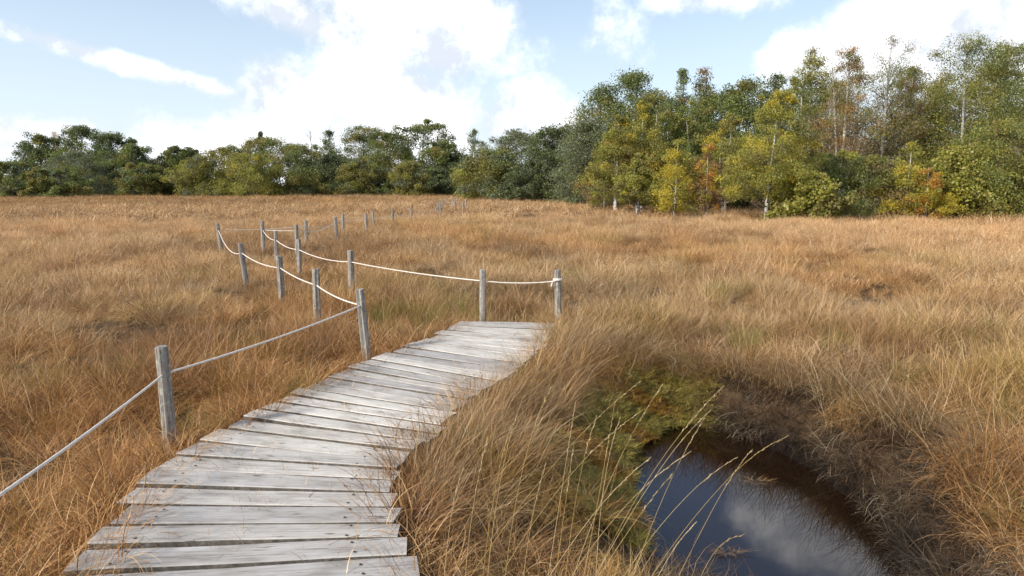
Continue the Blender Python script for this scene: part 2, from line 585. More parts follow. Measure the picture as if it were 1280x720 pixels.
def plank_mesh(corners, thick, seed):
    """corners in local xy: near-left, near-right, far-right, far-left; top at z = 0"""
    rr = random.Random(seed)
    nl, nr, fr, fl = corners
    segs = 7
    ch = 0.006
    cup = rr.uniform(-0.003, 0.004)
    ph = rr.uniform(0, 6)
    vs_, fs_ = [], []
    for i in range(segs + 1):
        q = i / segs
        a = (nl[0] * (1 - q) + nr[0] * q, nl[1] * (1 - q) + nr[1] * q)
        b = (fl[0] * (1 - q) + fr[0] * q, fl[1] * (1 - q) + fr[1] * q)
        wa, wb = rr.uniform(-0.004, 0.004), rr.uniform(-0.004, 0.004)
        zz_ = 0.004 * math.sin(3.1 * q + ph)
        y0, y1 = a[1] + wa, b[1] + wb
        for (yy, zc) in ((y0, -thick), (y0, -ch), (y0 + ch, 0.0), ((y0 + y1) / 2, cup), (y1 - ch, 0.0), (y1, -ch), (y1, -thick)):
            f = (yy - y0) / (y1 - y0)
            vs_.append((a[0] * (1 - f) + b[0] * f, yy, zc + zz_))
    for i in range(segs):
        for j in range(7):
            p, q2 = i * 7 + j, i * 7 + (j + 1) % 7
            fs_.append((p, p + 7, q2 + 7, q2))
    fs_.append(tuple(range(6, -1, -1))[::-1])
    fs_.append(tuple(range(segs * 7 + 6, segs * 7 - 1, -1)))
    me_ = bpy.data.meshes.new('plank')
    me_.from_pydata(vs_, [], fs_)
    me_.materials.append(M['plank'])
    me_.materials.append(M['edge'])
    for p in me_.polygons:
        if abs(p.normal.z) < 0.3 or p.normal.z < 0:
            p.material_index = 1  # sides and underside take the colour with painted-in gap shade
    return me_


SPROUT_SPOTS = []
for i in range(len(JOINTS) - 1):
    (l0, r0), (l1, r1) = JOINTS[i], JOINTS[i + 1]
    ext = rng.uniform(-0.025, 0.04)
    ext2 = rng.uniform(-0.02, 0.03)
    near = 1.0 if l0[1] < 6.4 else 0.9
    gl = near * rng.uniform(0.014, 0.034)
    gr_ = near * rng.uniform(0.007, 0.016)

    def inset(l, r, s):
        dxy = (r - l) / np.linalg.norm(r - l)
        nn = np.array([-dxy[1], dxy[0]]) * s
        return l - dxy * ext + nn * gl, r + dxy * ext2 + nn * gr_

    nl, nr = inset(l0, r0, 1)
    fl, fr = inset(l1, r1, -1)
    ctr = (nl + nr + fl + fr) / 4
    d0 = (nr + fr - nl - fl)
    ang = math.atan2(d0[1], d0[0])
    ca, sa = math.cos(-ang), math.sin(-ang)

    def loc2(p):
        v = p - ctr
        return (v[0] * ca - v[1] * sa, v[0] * sa + v[1] * ca)

    cs = [loc2(p) for p in (nl, nr, fr, fl)]
    xl = (cs[0][0] + cs[3][0]) / 2 + 0.03
    xr = (cs[1][0] + cs[2][0]) / 2
    sk = [rng.uniform(-0.012, 0.012) for _ in range(2)]
    cs = [(xl - sk[0], cs[0][1]), (xr - sk[1], cs[1][1]), (xr + sk[1], cs[2][1]), (xl + sk[0], cs[3][1])]
    zt = rng.uniform(-0.008, 0.006)
    pl = link('plank', plank_mesh(cs, rng.uniform(0.042, 0.05), i * 7 + 1), None, board)
    pl.location = (ctr[0] - board.location.x, ctr[1] - board.location.y, zt)
    pl.rotation_euler = (rng.uniform(-0.012, 0.012), rng.uniform(-0.004, 0.004), ang)
    if l0[1] < 7.6 and l0[1] > 2.2:
        half = (cs[1][0] - cs[0][0]) / 2
        for sx in (-half + 0.24, half - 0.27):
            for sy in (-0.055, 0.05):
                nl_ = link('nail', nail_me, None, pl)
                nl_.location = (sx + rng.uniform(-0.02, 0.02), sy + rng.uniform(-0.012, 0.012), 0.0045)
    for _ in range(6):
        q = rng.random()
        SPROUT_SPOTS.append((l0 * (1 - q) + r0 * q, ang))


def tube(path, radii, sides=8, name='tube', cap=True, jitter=0.0, seed=0):
    """a tube along a 3-D path as (verts, quads, caps)"""
    rr = random.Random(seed)
    P = [Vector(p) for p in path]
    vs_, fs_ = [], []
    up = Vector((0, 0, 1))
    for i, p in enumerate(P):
        tdir = (P[min(i + 1, len(P) - 1)] - P[max(i - 1, 0)]).normalized()
        ref = up if abs(tdir.z) < 0.9 else Vector((0, 1, 0))
        s_ = tdir.cross(ref).normalized()
        b_ = s_.cross(tdir)
        for j in range(sides):
            a = 2 * math.pi * j / sides
            rad = radii[i] * (1 + jitter * rr.uniform(-1, 1))
            vs_.append(p + (s_ * math.cos(a) + b_ * math.sin(a)) * rad)
    for i in range(len(P) - 1):
        for j in range(sides):
            j2 = (j + 1) % sides
            fs_.append((i * sides + j, i * sides + j2, (i + 1) * sides + j2, (i + 1) * sides + j))
    caps = []
    if cap:
        caps.append(tuple(range(sides)))
        caps.append(tuple(range((len(P) - 1) * sides, len(P) * sides))[::-1])
    return vs_, fs_, caps


# bearers under the planks
for off in (0.16, 0.84):
    pts = [j[0] * (1 - off) + j[1] * off for j in JOINTS]
    vs_, fs_, caps = tube([(p[0] - board.location.x, p[1] - board.location.y, -0.115) for p in pts], [0.055] * len(pts), 6)
    me = bpy.data.meshes.new('bearer')
    me.from_pydata(vs_, [], fs_ + caps)
    link('bearer', me, M['dark_wood'], board)

# ------------------------------------------------------------------ fence posts
def post_mesh(h, r, seed, sides=12):
    rr = random.Random(seed)
    prof = [r * (1 + rr.uniform(-0.10, 0.08)) for _ in range(sides)]
    groove = rr.randrange(sides)
    prof[groove] *= 0.70
    prof[(groove + 5) % sides] *= 0.86
    prof[(groove + 8) % sides] *= 1.06
    levels = [-0.55, 0.0, 0.25, 0.5, 0.75, 1.0]
    vs_, fs_ = [], []
    zs = [-0.55] + [h * q for q in (0.0, 0.2, 0.4, 0.6, 0.8, 0.985, 1.0)]
    for i, z in enumerate(zs):
        tp = 1.04 - 0.08 * max(z, 0) / h
        if i == len(zs) - 1:
            tp *= 0.93
        for j in range(sides):
            a = 2 * math.pi * j / sides
            rad = prof[j] * tp * (1 + rr.uniform(-0.025, 0.025))
            vs_.append((rad * math.cos(a), rad * math.sin(a), z + (rr.uniform(-0.004, 0.006) if i >= len(zs) - 2 else 0)))
    for i in range(len(zs) - 1):
        for j in range(sides):
            j2 = (j + 1) % sides
            fs_.append((i * sides + j, i * sides + j2, (i + 1) * sides + j2, (i + 1) * sides + j))
    fs_.append(tuple(range((len(zs) - 1) * sides, len(zs) * sides)))
    me_ = bpy.data.meshes.new('fence_post')
    me_.from_pydata(vs_, [], fs_)
    me_.materials.append(M['post'])
    return me_


# x, y, height above deck level, radius, lean x, lean y, rope height
LEFT_POSTS = [(-2.32, 2.10, 0.72, 0.055, 0, 0, 0.47), (-2.62, 5.00, 0.695, 0.048, -0.015, 0.0, 0.482), (-1.66, 7.58, 0.73, 0.050, -0.075, 0.02, 0.545),
              (-2.81, 9.68, 0.70, 0.048, 0.01, 0.0, 0.465), (-3.91, 11.45, 0.70, 0.050, -0.02, 0.0, 0.50), (-5.51, 13.97, 0.70, 0.050, -0.09, 0.0, 0.50),
              (-9.05, 21.15, 0.70, 0.055, -0.08, 0, 0.50), (-6.85, 22.7, 0.72, 0.05, 0.02, 0, 0.52), (-6.95, 28.1, 0.70, 0.055, 0.03, 0, 0.50),
              (-6.20, 30.6, 0.70, 0.05, -0.03, 0, 0.50), (-5.56, 37.9, 0.72, 0.055, 0.02, 0, 0.50), (-5.08, 47.4, 0.72, 0.055, 0.02, 0, 0.50),
              (-4.20, 51.0, 0.70, 0.05, 0, 0, 0.50), (-4.9, 57.0, 0.70, 0.05, 0, 0, 0.50), (-6.05, 62.0, 0.72, 0.05, 0, 0, 0.50)]
RIGHT_POSTS = [(0.665, 9.58, 0.70, 0.045, -0.03, 0.0, 0.54), (-0.42, 9.62, 0.70, 0.042, 0.005, 0.0, 0.535), (-2.96, 12.43, 0.70, 0.056, 0.0, 0.0, 0.49),
               (-4.71, 15.0, 0.70, 0.05, 0.015, 0.0, 0.47), (-6.08, 17.55, 0.71, 0.05, 0.02, 0.0, 0.47), (-7.55, 20.7, 0.80, 0.055, -0.01, 0, 0.52),
               (-6.45, 20.4, 0.70, 0.05, 0.02, 0, 0.52), (-6.50, 25.3, 0.70, 0.055, -0.03, 0, 0.50), (-5.97, 28.0, 0.68, 0.06, 0.0, 0, 0.50),
               (-5.75, 33.0, 0.70, 0.055, 0.02, 0, 0.50), (-4.75, 45.5, 0.72, 0.055, 0.0, 0, 0.50), (-3.35, 47.4, 0.70, 0.06, 0, 0, 0.50),
               (-3.55, 53.0, 0.70, 0.05, 0, 0, 0.50), (-5.2, 62.5, 0.72, 0.05, 0, 0, 0.50)]
PL = {('L', 0): 'grey post holding the near rope beside the first planks of the boardwalk',
      ('L', 1): 'thick weathered post with rope through a hole beside the near planks',
      ('L', 2): 'leaning grey post with a split down its face at the boardwalk bend',
      ('L', 3): 'short post in the grass, next along the rope after the leaning split post',
      ('L', 4): 'lichened post, second along the rope after the leaning split post',
      ('L', 5): 'tilted post in the grass, third along the rope after the leaning split post',
      ('L', 6): 'pale tilted corner post where the outer rope turns back',
      ('R', 0): 'round grey end post with the rope tied round it behind the boardwalk end',
      ('R', 1): 'slim post standing right behind the last planks of the boardwalk',
      ('R', 2): 'post standing alone in the grass beyond the slim post, same rope',
      ('R', 3): 'third post of the rope that ends in a knot, past the lone post',
      ('R', 4): 'fourth post of the rope that ends in a knot',
      ('R', 5): 'taller dark corner post of the inner rope at the far bend'}


def rope_pt(p):
    x, y, h, r, lx, ly, rz = p
    return Vector((x + lx * rz, y + ly * rz, rz))


for side, posts in (('L', LEFT_POSTS), ('R', RIGHT_POSTS)):
    for i, (x, y, h, r, lx, ly, rz) in enumerate(posts):
        o = link('fence_post', post_mesh(h, r * 1.08, hash((side, i)) % 1000 if False else (i * 13 + (5 if side == 'L' else 77)), 12 if y < 15 else 8))
        o.location = (x, y, 0)
        o.rotation_euler = (-ly, lx, (i * 1.7) % 3.1)
        o.rotation_mode = 'XYZ'
        mrot = Matrix.Rotation(lx, 4, 'Y') @ Matrix.Rotation(-ly, 4, 'X') @ Matrix.Rotation((i * 1.7) % 3.1, 4, 'Z')
        o.rotation_euler = mrot.to_euler()
        far = ('small weathered post on the far stretch of the %s rope past the bend' % ('outer' if side == 'L' else 'inner'))
        lab = PL.get((side, i), far)
        tag(o, lab, 'post', 'far posts of the rope fences' if lab == far else 'weathered posts of the rope fences')


def rope_path(posts, step=0.12):
    path = []
    for i in range(len(posts) - 1):
        a, b = rope_pt(posts[i]), rope_pt(posts[i + 1])
        L = (b - a).length
        sag = min(0.007 * L * L, 0.03 * L + 0.01) if i > 1 else 0.03
        m_ = max(6, int(L / (step if a.y < 14 else 0.5)))
        for q in range(m_):
            s_ = q / m_
            p = a.lerp(b, s_)
            p.z -= sag * 4 * s_ * (1 - s_)
            path.append(p)
    path.append(rope_pt(posts[-1]))
    return path


for posts, lab in ((LEFT_POSTS, 'pale rope strung through the posts along the outer side of the bend'),
                   (RIGHT_POSTS, 'pale rope knotted to the round end post behind the boardwalk')):
    root = bpy.data.objects.new('rope', None)
    path = rope_path(posts)
    vs_, fs_, caps = tube(path, [0.009] * len(path), 7)
    me = bpy.data.meshes.new('rope')
    me.from_pydata(vs_, [], fs_ + caps)
    me.polygons.foreach_set('use_smooth', [True] * len(me.polygons))
    bpy.data.objects.remove(root)
    o = link('rope', me, M['rope'])
    tag(o, lab, 'rope', 'ropes of the boardwalk fences')
    if posts is RIGHT_POSTS:
        c = rope_pt(posts[0])
        kp = []
        for q in range(27):
            a = q / 26 * 2 * math.pi * 1.95
            kp.append((c.x + 0.058 * math.cos(a), c.y + 0.058 * math.sin(a), c.z + 0.012 + 0.02 * q / 26))
        kp += [(c.x - 0.075, c.y - 0.05, c.z + 0.0), (c.x - 0.085, c.y - 0.055, c.z - 0.03), (c.x - 0.095, c.y - 0.055, c.z - 0.07)]
        vs_, fs_, caps = tube(kp, [0.011] * len(kp), 7)
        me = bpy.data.meshes.new('knot')
        me.from_pydata(vs_, [], fs_ + caps)
        link('knot', me, M['rope'], o)

# ------------------------------------------------------------------ grass
G = np.random.default_rng(11)


def blade_mesh(name, n, length, width, lean, bend, base_r, K=4, wander=0.0, up=None, lean_dir=None, rnd=(0, 1), panicle=0.0):
    """n grass blades as tapering ribbons; each vertex carries the blade's own shade in 'rnd'"""
    L = G.uniform(*length, n)
    W = width * G.uniform(0.7, 1.3, n)
    ph = G.uniform(0, 2 * np.pi, n)
    th0 = G.uniform(*lean, n)
    bd = G.uniform(*bend, n)
    wd = G.uniform(-wander, wander, n)
    br = base_r * np.sqrt(G.random(n))
    ba = ph + G.uniform(-1.2, 1.2, n)
    pos = np.stack([br * np.cos(ba), br * np.sin(ba), np.full(n, -0.04)], -1)
    if lean_dir is not None:
        ph = np.where(G.random(n) < 0.25, ph, lean_dir + G.normal(0, 0.75, n))
    tw = G.uniform(-1.2, 1.2, n)
    V = np.zeros((n, K + 1, 2, 3), np.float32)
    for i in range(K + 1):
        q = i / K
        th = th0 + bd * q ** 1.2
        a = ph + wd * q
        if i > 0:
            stp = (L / K)[:, None]
            pos = pos + stp * np.stack([np.sin(th) * np.cos(a), np.sin(th) * np.sin(a), np.cos(th)], -1)
        side = np.stack([-np.sin(a + tw), np.cos(a + tw), np.zeros(n)], -1)
        w = W * (1 - 0.92 * q ** 1.6) * 0.5
        if panicle > 0:
            w = W * (0.35 if q < 0.7 else (1.0 + panicle * math.sin((q - 0.7) / 0.3 * math.pi))) * 0.5
        V[:, i, 0] = pos - side * w[:, None]
        V[:, i, 1] = pos + side * w[:, None]
    base = (np.arange(n) * (K + 1) * 2)[:, None]
    F = []
    for i in range(K):
        o = i * 2
        F.append(np.concatenate([base + o, base + o + 1, base + o + 3, base + o + 2], 1))
    rv = np.repeat(G.uniform(rnd[0], rnd[1], n), (K + 1) * 2)
    return mesh_np(name, V.reshape(-1, 3), np.concatenate(F), True, {'rnd': ('FLOAT', rv)})


def crumb_mesh(n, size, radius, z0, z1):
    """tiny spikelets floating among the upper blades' tips"""
    a = G.uniform(0, 2 * np.pi, n); r = radius * np.sqrt(G.random(n))
    z = z0 + (z1 - z0) * G.beta(2, 2, n)
    P = np.column_stack([r * np.cos(a), r * np.sin(a), z])
    d = G.normal(0, 1, (n, 3)); d[:, 2] = np.abs(d[:, 2]) + 0.3
    d /= np.linalg.norm(d, axis=1)[:, None]
    s_ = np.cross(d, G.normal(0, 1, (n, 3))); s_ /= np.linalg.norm(s_, axis=1)[:, None]
    L = (size * G.uniform(0.6, 1.5, n))[:, None]
    V = np.stack([P, P + d * L * 0.5 + s_ * L * 0.16, P + d * L, P + d * L * 0.5 - s_ * L * 0.16], 1).reshape(-1, 3)
    return mesh_np('spikelets', V, np.arange(n * 4).reshape(-1, 4), False, {'rnd': ('FLOAT', np.repeat(G.uniform(0.2, 0.72, n), 4))})


proto_col = bpy.data.collections.new('grass_forms')
proto_meshes = []


def proto(col, me, mat):
    me.materials.append(M[mat])
    o = bpy.data.objects.new('form_%02d' % len(col.objects), me)
    col.objects.link(o)
    return len(col.objects) - 1


def join_np(a, b):
    """join two blade meshes (both with 'rnd')"""
    out_v, out_f, out_r, base = [], [], [], 0
    for me in (a, b):
        nv_ = len(me.vertices)
        v = np.empty(nv_ * 3, np.float32); me.vertices.foreach_get('co', v)
        lp = np.empty(len(me.loops), np.int32); me.loops.foreach_get('vertex_index', lp)
        r_ = np.empty(nv_, np.float32); me.attributes['rnd'].data.foreach_get('value', r_)
        out_v.append(v.reshape(-1, 3)); out_f.append(lp.reshape(-1, 4) + base); out_r.append(r_); base += nv_
    return mesh_np(a.name, np.concatenate(out_v), np.concatenate(out_f), True, {'rnd': ('FLOAT', np.concatenate(out_r))})


NEAR_TUFT, NEAR_HAY, NEAR_SEED, MID_TUFT, MID_HAY, FAR_TUFT, RUSH = [], [], [], [], [], [], []
for i in range(5):
    a = blade_mesh('tuft', 95, (0.20, 0.46), 0.0036, (0.03, 0.6), (0.4, 2.0), 0.11, 6, 0.8)
    NEAR_TUFT.append(proto(proto_col, a, 'dry_grass'))
for i in range(6):
    a = blade_mesh('hay', 120, (0.14, 0.42), 0.0036, (0.1, 1.0), (0.8, 3.8), 0.14, 8, 3.2)
    NEAR_HAY.append(proto(proto_col, join_np(a, crumb_mesh(40, 0.008, 0.15, 0.03, 0.18)), 'dry_grass'))
for i in range(4):
    a = blade_mesh('seed', 70, (0.18, 0.38), 0.0034, (0.05, 0.6), (0.4, 2.2), 0.11, 6, 0.8)
    b = blade_mesh('seed_stem', 26, (0.32, 0.52), 0.0028, (0.02, 0.45), (0.1, 1.0), 0.10, 6, 0.4, rnd=(0.5, 1.0))
    a = join_np(a, b)
    NEAR_SEED.append(proto(proto_col, join_np(a, crumb_mesh(40, 0.007, 0.10, 0.12, 0.30)), 'dry_grass'))
for i in range(4):
    a = blade_mesh('tuft', 130, (0.18, 0.40), 0.0050, (0.03, 0.6), (0.3, 1.9), 0.19, 4, 0.8)
    b = blade_mesh('stem', 40, (0.28, 0.46), 0.0045, (0.02, 0.45), (0.1, 0.9), 0.18, 4, 0.4, rnd=(0.5, 1.0))
    MID_TUFT.append(proto(proto_col, join_np(join_np(a, b), crumb_mesh(70, 0.017, 0.26, 0.12, 0.36)), 'dry_grass'))
for i in range(3):
    a = blade_mesh('hay', 140, (0.16, 0.38), 0.0050, (0.1, 1.0), (0.6, 3.0), 0.22, 4, 2.4)
    MID_HAY.append(proto(proto_col, join_np(a, crumb_mesh(50, 0.017, 0.30, 0.05, 0.26)), 'dry_grass'))
for i in range(4):
    a = blade_mesh('far_tuft', 110, (0.20, 0.44), 0.013, (0.03, 0.7), (0.2, 1.6), 0.60, 3, 0.6)
    FAR_TUFT.append(proto(proto_col, join_np(a, crumb_mesh(60, 0.036, 0.70, 0.10, 0.36)), 'dry_grass'))
BIG = []
for i in range(5):
    a = blade_mesh('tussock', 210, (0.34, 0.62), 0.0040, (0.05, 0.95), (0.6, 2.3), 0.13, 6, 1.0)
    b = blade_mesh('tussock_hay', 60, (0.2, 0.5), 0.0036, (0.3, 1.2), (0.6, 3.0), 0.2, 6, 2.5, rnd=(0.5, 1.0))
    BIG.append(proto(proto_col, join_np(a, b), 'dry_grass'))
for i in range(3):
    RUSH.append(proto(proto_col, blade_mesh('rush', 80, (0.22, 0.44), 0.0030, (0.02, 0.4), (0.1, 1.2), 0.09, 5, 0.3), 'rush_green'))


def scatter_object(name, col, pts, rot, scl, idx_, tint, label):
    me = bpy.data.meshes.new(name)
    me.vertices.add(len(pts))
    me.vertices.foreach_set('co', np.asarray(pts, np.float32).ravel())
    for an, typ, key, dat in (('rot', 'FLOAT_VECTOR', 'vector', rot), ('scl', 'FLOAT_VECTOR', 'vector', scl),
                              ('pick', 'INT', 'value', idx_), ('tint', 'FLOAT_COLOR', 'color', np.column_stack([tint, np.ones(len(pts))]))):
        at = me.attributes.new(an, typ, 'POINT')
        at.data.foreach_set(key, np.asarray(dat, np.int32 if typ == 'INT' else np.float32).ravel())
    o = link(name, me)
    ng = bpy.data.node_groups.new(name + '_scatter', 'GeometryNodeTree')
    ng.interface.new_socket('Geometry', in_out='INPUT', socket_type='NodeSocketGeometry')
    ng.interface.new_socket('Geometry', in_out='OUTPUT', socket_type='NodeSocketGeometry')
    N = ng.nodes
    gi, go = N.new('NodeGroupInput'), N.new('NodeGroupOutput')
    iop = N.new('GeometryNodeInstanceOnPoints')
    ci = N.new('GeometryNodeCollectionInfo')
    ci.inputs['Collection'].default_value = col
    ci.inputs['Separate Children'].default_value = True
    ci.inputs['Reset Children'].default_value = True
    ng.links.new(gi.outputs[0], iop.inputs['Points'])
    ng.links.new(ci.outputs[0], iop.inputs['Instance'])
    iop.inputs['Pick Instance'].default_value = True
    for an, typ, sock in (('pick', 'INT', 'Instance Index'), ('rot', 'FLOAT_VECTOR', 'Rotation'), ('scl', 'FLOAT_VECTOR', 'Scale')):
        na = N.new('GeometryNodeInputNamedAttribute')
        na.data_type = typ
        na.inputs['Name'].default_value = an
        src = [s for s in na.outputs if s.name == 'Attribute' and s.enabled][0]
        ng.links.new(src, iop.inputs[sock])
    ng.links.new(iop.outputs[0], go.inputs[0])
    md = o.modifiers.new('scatter', 'NODES')
    md.node_group = ng
    tag(o, label, None, None, 'stuff')
    return o


def band(d0, d1, cell, half_angle):
    """jittered grid points in a wide sector in front of the camera"""
    w = d1 * math.sin(half_angle)
    xs = np.arange(-w, w, cell)
    ys = np.arange(-2.0 if d0 < 2 else d0 * math.cos(half_angle), d1, cell)
    X, Y = np.meshgrid(xs, ys)
    X = (X + G.uniform(-0.5, 0.5, X.shape) * cell).ravel()
    Y = (Y + G.uniform(-0.5, 0.5, Y.shape) * cell).ravel()
    d = np.hypot(X, Y)
    k_ = (d >= d0) & (d < d1) & (np.abs(np.arctan2(X, Y)) < half_angle)
    return X[k_], Y[k_]


PX, PY, PR, PS, PI_, PT = [], [], [], [], [], []


def field_tint(x, y):
    a = fbm(x, y, 2.2, 31, 3)
    b = fbm(x, y, 7.0, 47, 3)
    c = fbm(x, y, 26.0, 53, 2)
    d = np.hypot(x, y)
    base = np.ones((len(x), 3))
    brown = np.array([0.68, 0.58, 0.50]); olive = np.array([0.80, 0.86, 0.56]); pale = np.array([1.22, 1.20, 1.24]); ochre = np.array([1.06, 0.94, 0.78])
    def blend(base, colr, w):
        return base * (1 - w[:, None]) + colr * w[:, None]
    base = blend(base, ochre, sstep(b, 0.42, 0.62))
    base = blend(base, brown, 0.9 * sstep(a, 0.47, 0.66))
    base = blend(base, olive, 0.75 * sstep(fbm(x, y, 1.4, 71, 2), 0.67, 0.82))
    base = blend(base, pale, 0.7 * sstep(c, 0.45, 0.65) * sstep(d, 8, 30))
    base = blend(base, np.array([0.80, 0.86, 0.98]), 0.65 * sstep(fbm(x, y, 1.3, 99, 2), 0.66, 0.80))
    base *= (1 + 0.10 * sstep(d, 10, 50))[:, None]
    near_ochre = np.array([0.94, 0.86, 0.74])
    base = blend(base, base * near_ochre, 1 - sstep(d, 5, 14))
    return base * G.uniform(0.82, 1.15, (len(x), 1))


def add_band(d0, d1, cell, half, forms, probs, rad_scale=1.0):
    x, y = band(d0, d1, cell, half)
    dd = poly_sd(x, y, DECK) if d0 < 15 else np.full(x.shape, 9.0)
    sp = poly_sd(x, y, POND) if d0 < 15 else np.full(x.shape, 9.0)
    lump = fbm(x, y, 0.95, 91, 2)
    keep = (dd > 0.015) & (sp > 0.40 + 0.26 * (vnoise(x, y, 0.6, 5) - 0.5))
    keep &= np.where((sp < 1.1), G.random(len(x)) < 0.75, True)
    keep &= ~((dd < 0.25) & (G.random(len(x)) < 0.25))
    # keep posts, camera and footpath clear
    keep &= ~((lump < 0.42) & (G.random(len(x)) < (0.75 if d0 < 14 else 0.5)))
    keep &= np.hypot(x, y) > 1.0
    keep &= ~((x > 0.75) & (x < 2.9) & (y < 3.9) & (sp < 1.3) & (G.random(len(x)) < 0.88))
    mossy = sstep(1.75 - x + 0.35 * (y - 6.2), -0.1, 0.25)
    keep &= ~((sp < 0.85) & (mossy > 0.5) & (y > 4.5) & (G.random(len(x)) < 0.85))
    x, y, dd, sp, lump = x[keep], y[keep], dd[keep], sp[keep], lump[keep]
    n_ = len(x)
    z = ground_z(x, y)
    s = (0.55 + 0.95 * sstep(lump, 0.25, 0.75)) * G.uniform(0.75, 1.2, n_)
    # wetter channel beside the bend, lower growth against the deck's outer edge
    s *= np.where((dd < 0.35) & (x < -0.9), 0.9, 1.0)
    s *= np.where(sp < 1.0, 0.95, 1.0)
    hs = s * G.uniform(0.78, 1.0, n_)
    # tall grass arching from the boardwalk's inner edge towards the pool
    ridge = (dd < 0.75) & (x > -0.78) & (y > 3.2) & (x > -0.1 * 0 - 0.9 + 0.0 * y)
    ri = np.where(ridge)[0]
    hs[ri] *= 1.15
    # the ropes' own row of grass hides the lowest part of the far posts
    kind = G.choice(len(forms), n_, p=probs)
    pick = np.array([forms[k_][G.integers(len(forms[k_]))] for k_ in kind])
    rot = np.stack([G.normal(0, 0.10, n_), G.normal(0, 0.10, n_), G.uniform(0, 2 * np.pi, n_)], -1)
    wide = s * G.uniform(0.9, 1.2, n_) * rad_scale
    PX.append(x); PY.append(np.column_stack([x, y, z])); PR.append(rot)
    PS.append(np.column_stack([wide, wide, hs])); PI_.append(pick); PT.append(field_tint(x, y))


add_band(0.9, 7.0, 0.105, R(62), [NEAR_TUFT, NEAR_HAY, NEAR_SEED, RUSH], [0.22, 0.62, 0.135, 0.025])
add_band(7.0, 14.0, 0.135, R(52), [NEAR_TUFT, NEAR_HAY, NEAR_SEED, RUSH], [0.30, 0.42, 0.25, 0.03])
add_band(14.0, 40.0, 0.26, R(48), [MID_TUFT, MID_HAY], [0.68, 0.32], 1.05)
add_band(40.0, 150.0, 0.80, R(46), [FAR_TUFT], [1.0])
# bigger tussocks that break the field into clumps
for (d0, d1, cell, half) in ((1.5, 9.0, 0.52, R(60)), (9.0, 24.0, 0.75, R(50)), (24.0, 60.0, 1.7, R(46))):
    x, y = band(d0, d1, cell, half)
    sp = poly_sd(x, y, POND); dd = poly_sd(x, y, DECK)
    k_ = (sp > 0.72) & (dd > 0.28) & ~((x > 0.75) & (x < 3.0) & (y < 3.9)) & (G.random(len(x)) < 0.25 + 0.75 * sstep(fbm(x, y, 3.0, 61, 2), 0.35, 0.6))
    x, y = x[k_], y[k_]
    n_ = len(x)
    s1 = G.uniform(0.7, 1.15, n_)
    PX.append(x); PY.append(np.column_stack([x, y, ground_z(x, y)]))
    PR.append(np.stack([G.normal(0, 0.12, n_), G.normal(0, 0.12, n_), G.uniform(0, 6.3, n_)], -1))
    PS.append(np.column_stack([s1 * 1.15, s1 * 1.15, s1 * 0.85])); PI_.append(G.choice(BIG, n_)); PT.append(field_tint(x, y) * G.uniform(0.8, 1.15, (n_, 1)))
# hay lapping over the plank ends on the outer edge, and at the inner edge
for side_, step_ in ((0, 0.07), (1, 0.10)):
    ex, ey = [], []
    for i in range(8, len(JOINTS) - 1):
        a, b = JOINTS[i][side_], JOINTS[i + 1][side_]
        out = (JOINTS[i][0] - JOINTS[i][1]) * (1 if side_ == 0 else -1)
        out = out / np.linalg.norm(out)
        for q in np.arange(0, 1, step_ / max(np.linalg.norm(b - a), 0.05)):
            p = a * (1 - q) + b * q + out * G.uniform(-0.04, 0.14)
            ex.append(p[0]); ey.append(p[1])
    ex, ey = np.array(ex), np.array(ey)
    n_ = len(ex)
    PX.append(ex); PY.append(np.column_stack([ex, ey, np.full(n_, -0.10)]))
    PR.append(np.stack([G.normal(0, 0.2, n_), G.normal(0, 0.2, n_), G.uniform(0, 6.3, n_)], -1))
    s1 = G.uniform(0.85, 1.4, n_)
    PS.append(np.column_stack([s1 * 1.1, s1 * 1.1, s1])); PI_.append(G.choice(NEAR_HAY + NEAR_TUFT[:2], n_)); PT.append(field_tint(ex, ey) * 0.95)
# grass crowding the feet of the nearer posts
for (px_, py_) in [(p[0], p[1]) for p in LEFT_POSTS[1:8] + RIGHT_POSTS[:6]]:
    n_ = 16
    a_ = G.uniform(0, 6.3, n_); r_ = G.uniform(0.07, 0.24, n_)
    ex, ey = px_ + r_ * np.cos(a_), py_ + r_ * np.sin(a_)
    k_ = poly_sd(ex, ey, DECK) > 0.02
    ex, ey = ex[k_], ey[k_]
    n_ = len(ex)
    s1 = G.uniform(0.8, 1.15, n_)
    PX.append(ex); PY.append(np.column_stack([ex, ey, ground_z(ex, ey)]))
    PR.append(np.stack([G.normal(0, 0.12, n_), G.normal(0, 0.12, n_), G.uniform(0, 6.3, n_)], -1))
    PS.append(np.column_stack([s1, s1, s1])); PI_.append(G.choice(NEAR_HAY + NEAR_TUFT, n_)); PT.append(field_tint(ex, ey))
scatter_object('moor_grass', proto_col, np.concatenate(PY), np.concatenate(PR), np.concatenate(PS), np.concatenate(PI_), np.concatenate(PT),
               'tawny dry moor grass covering the bog')
print('grass tufts', sum(len(a) for a in PX))

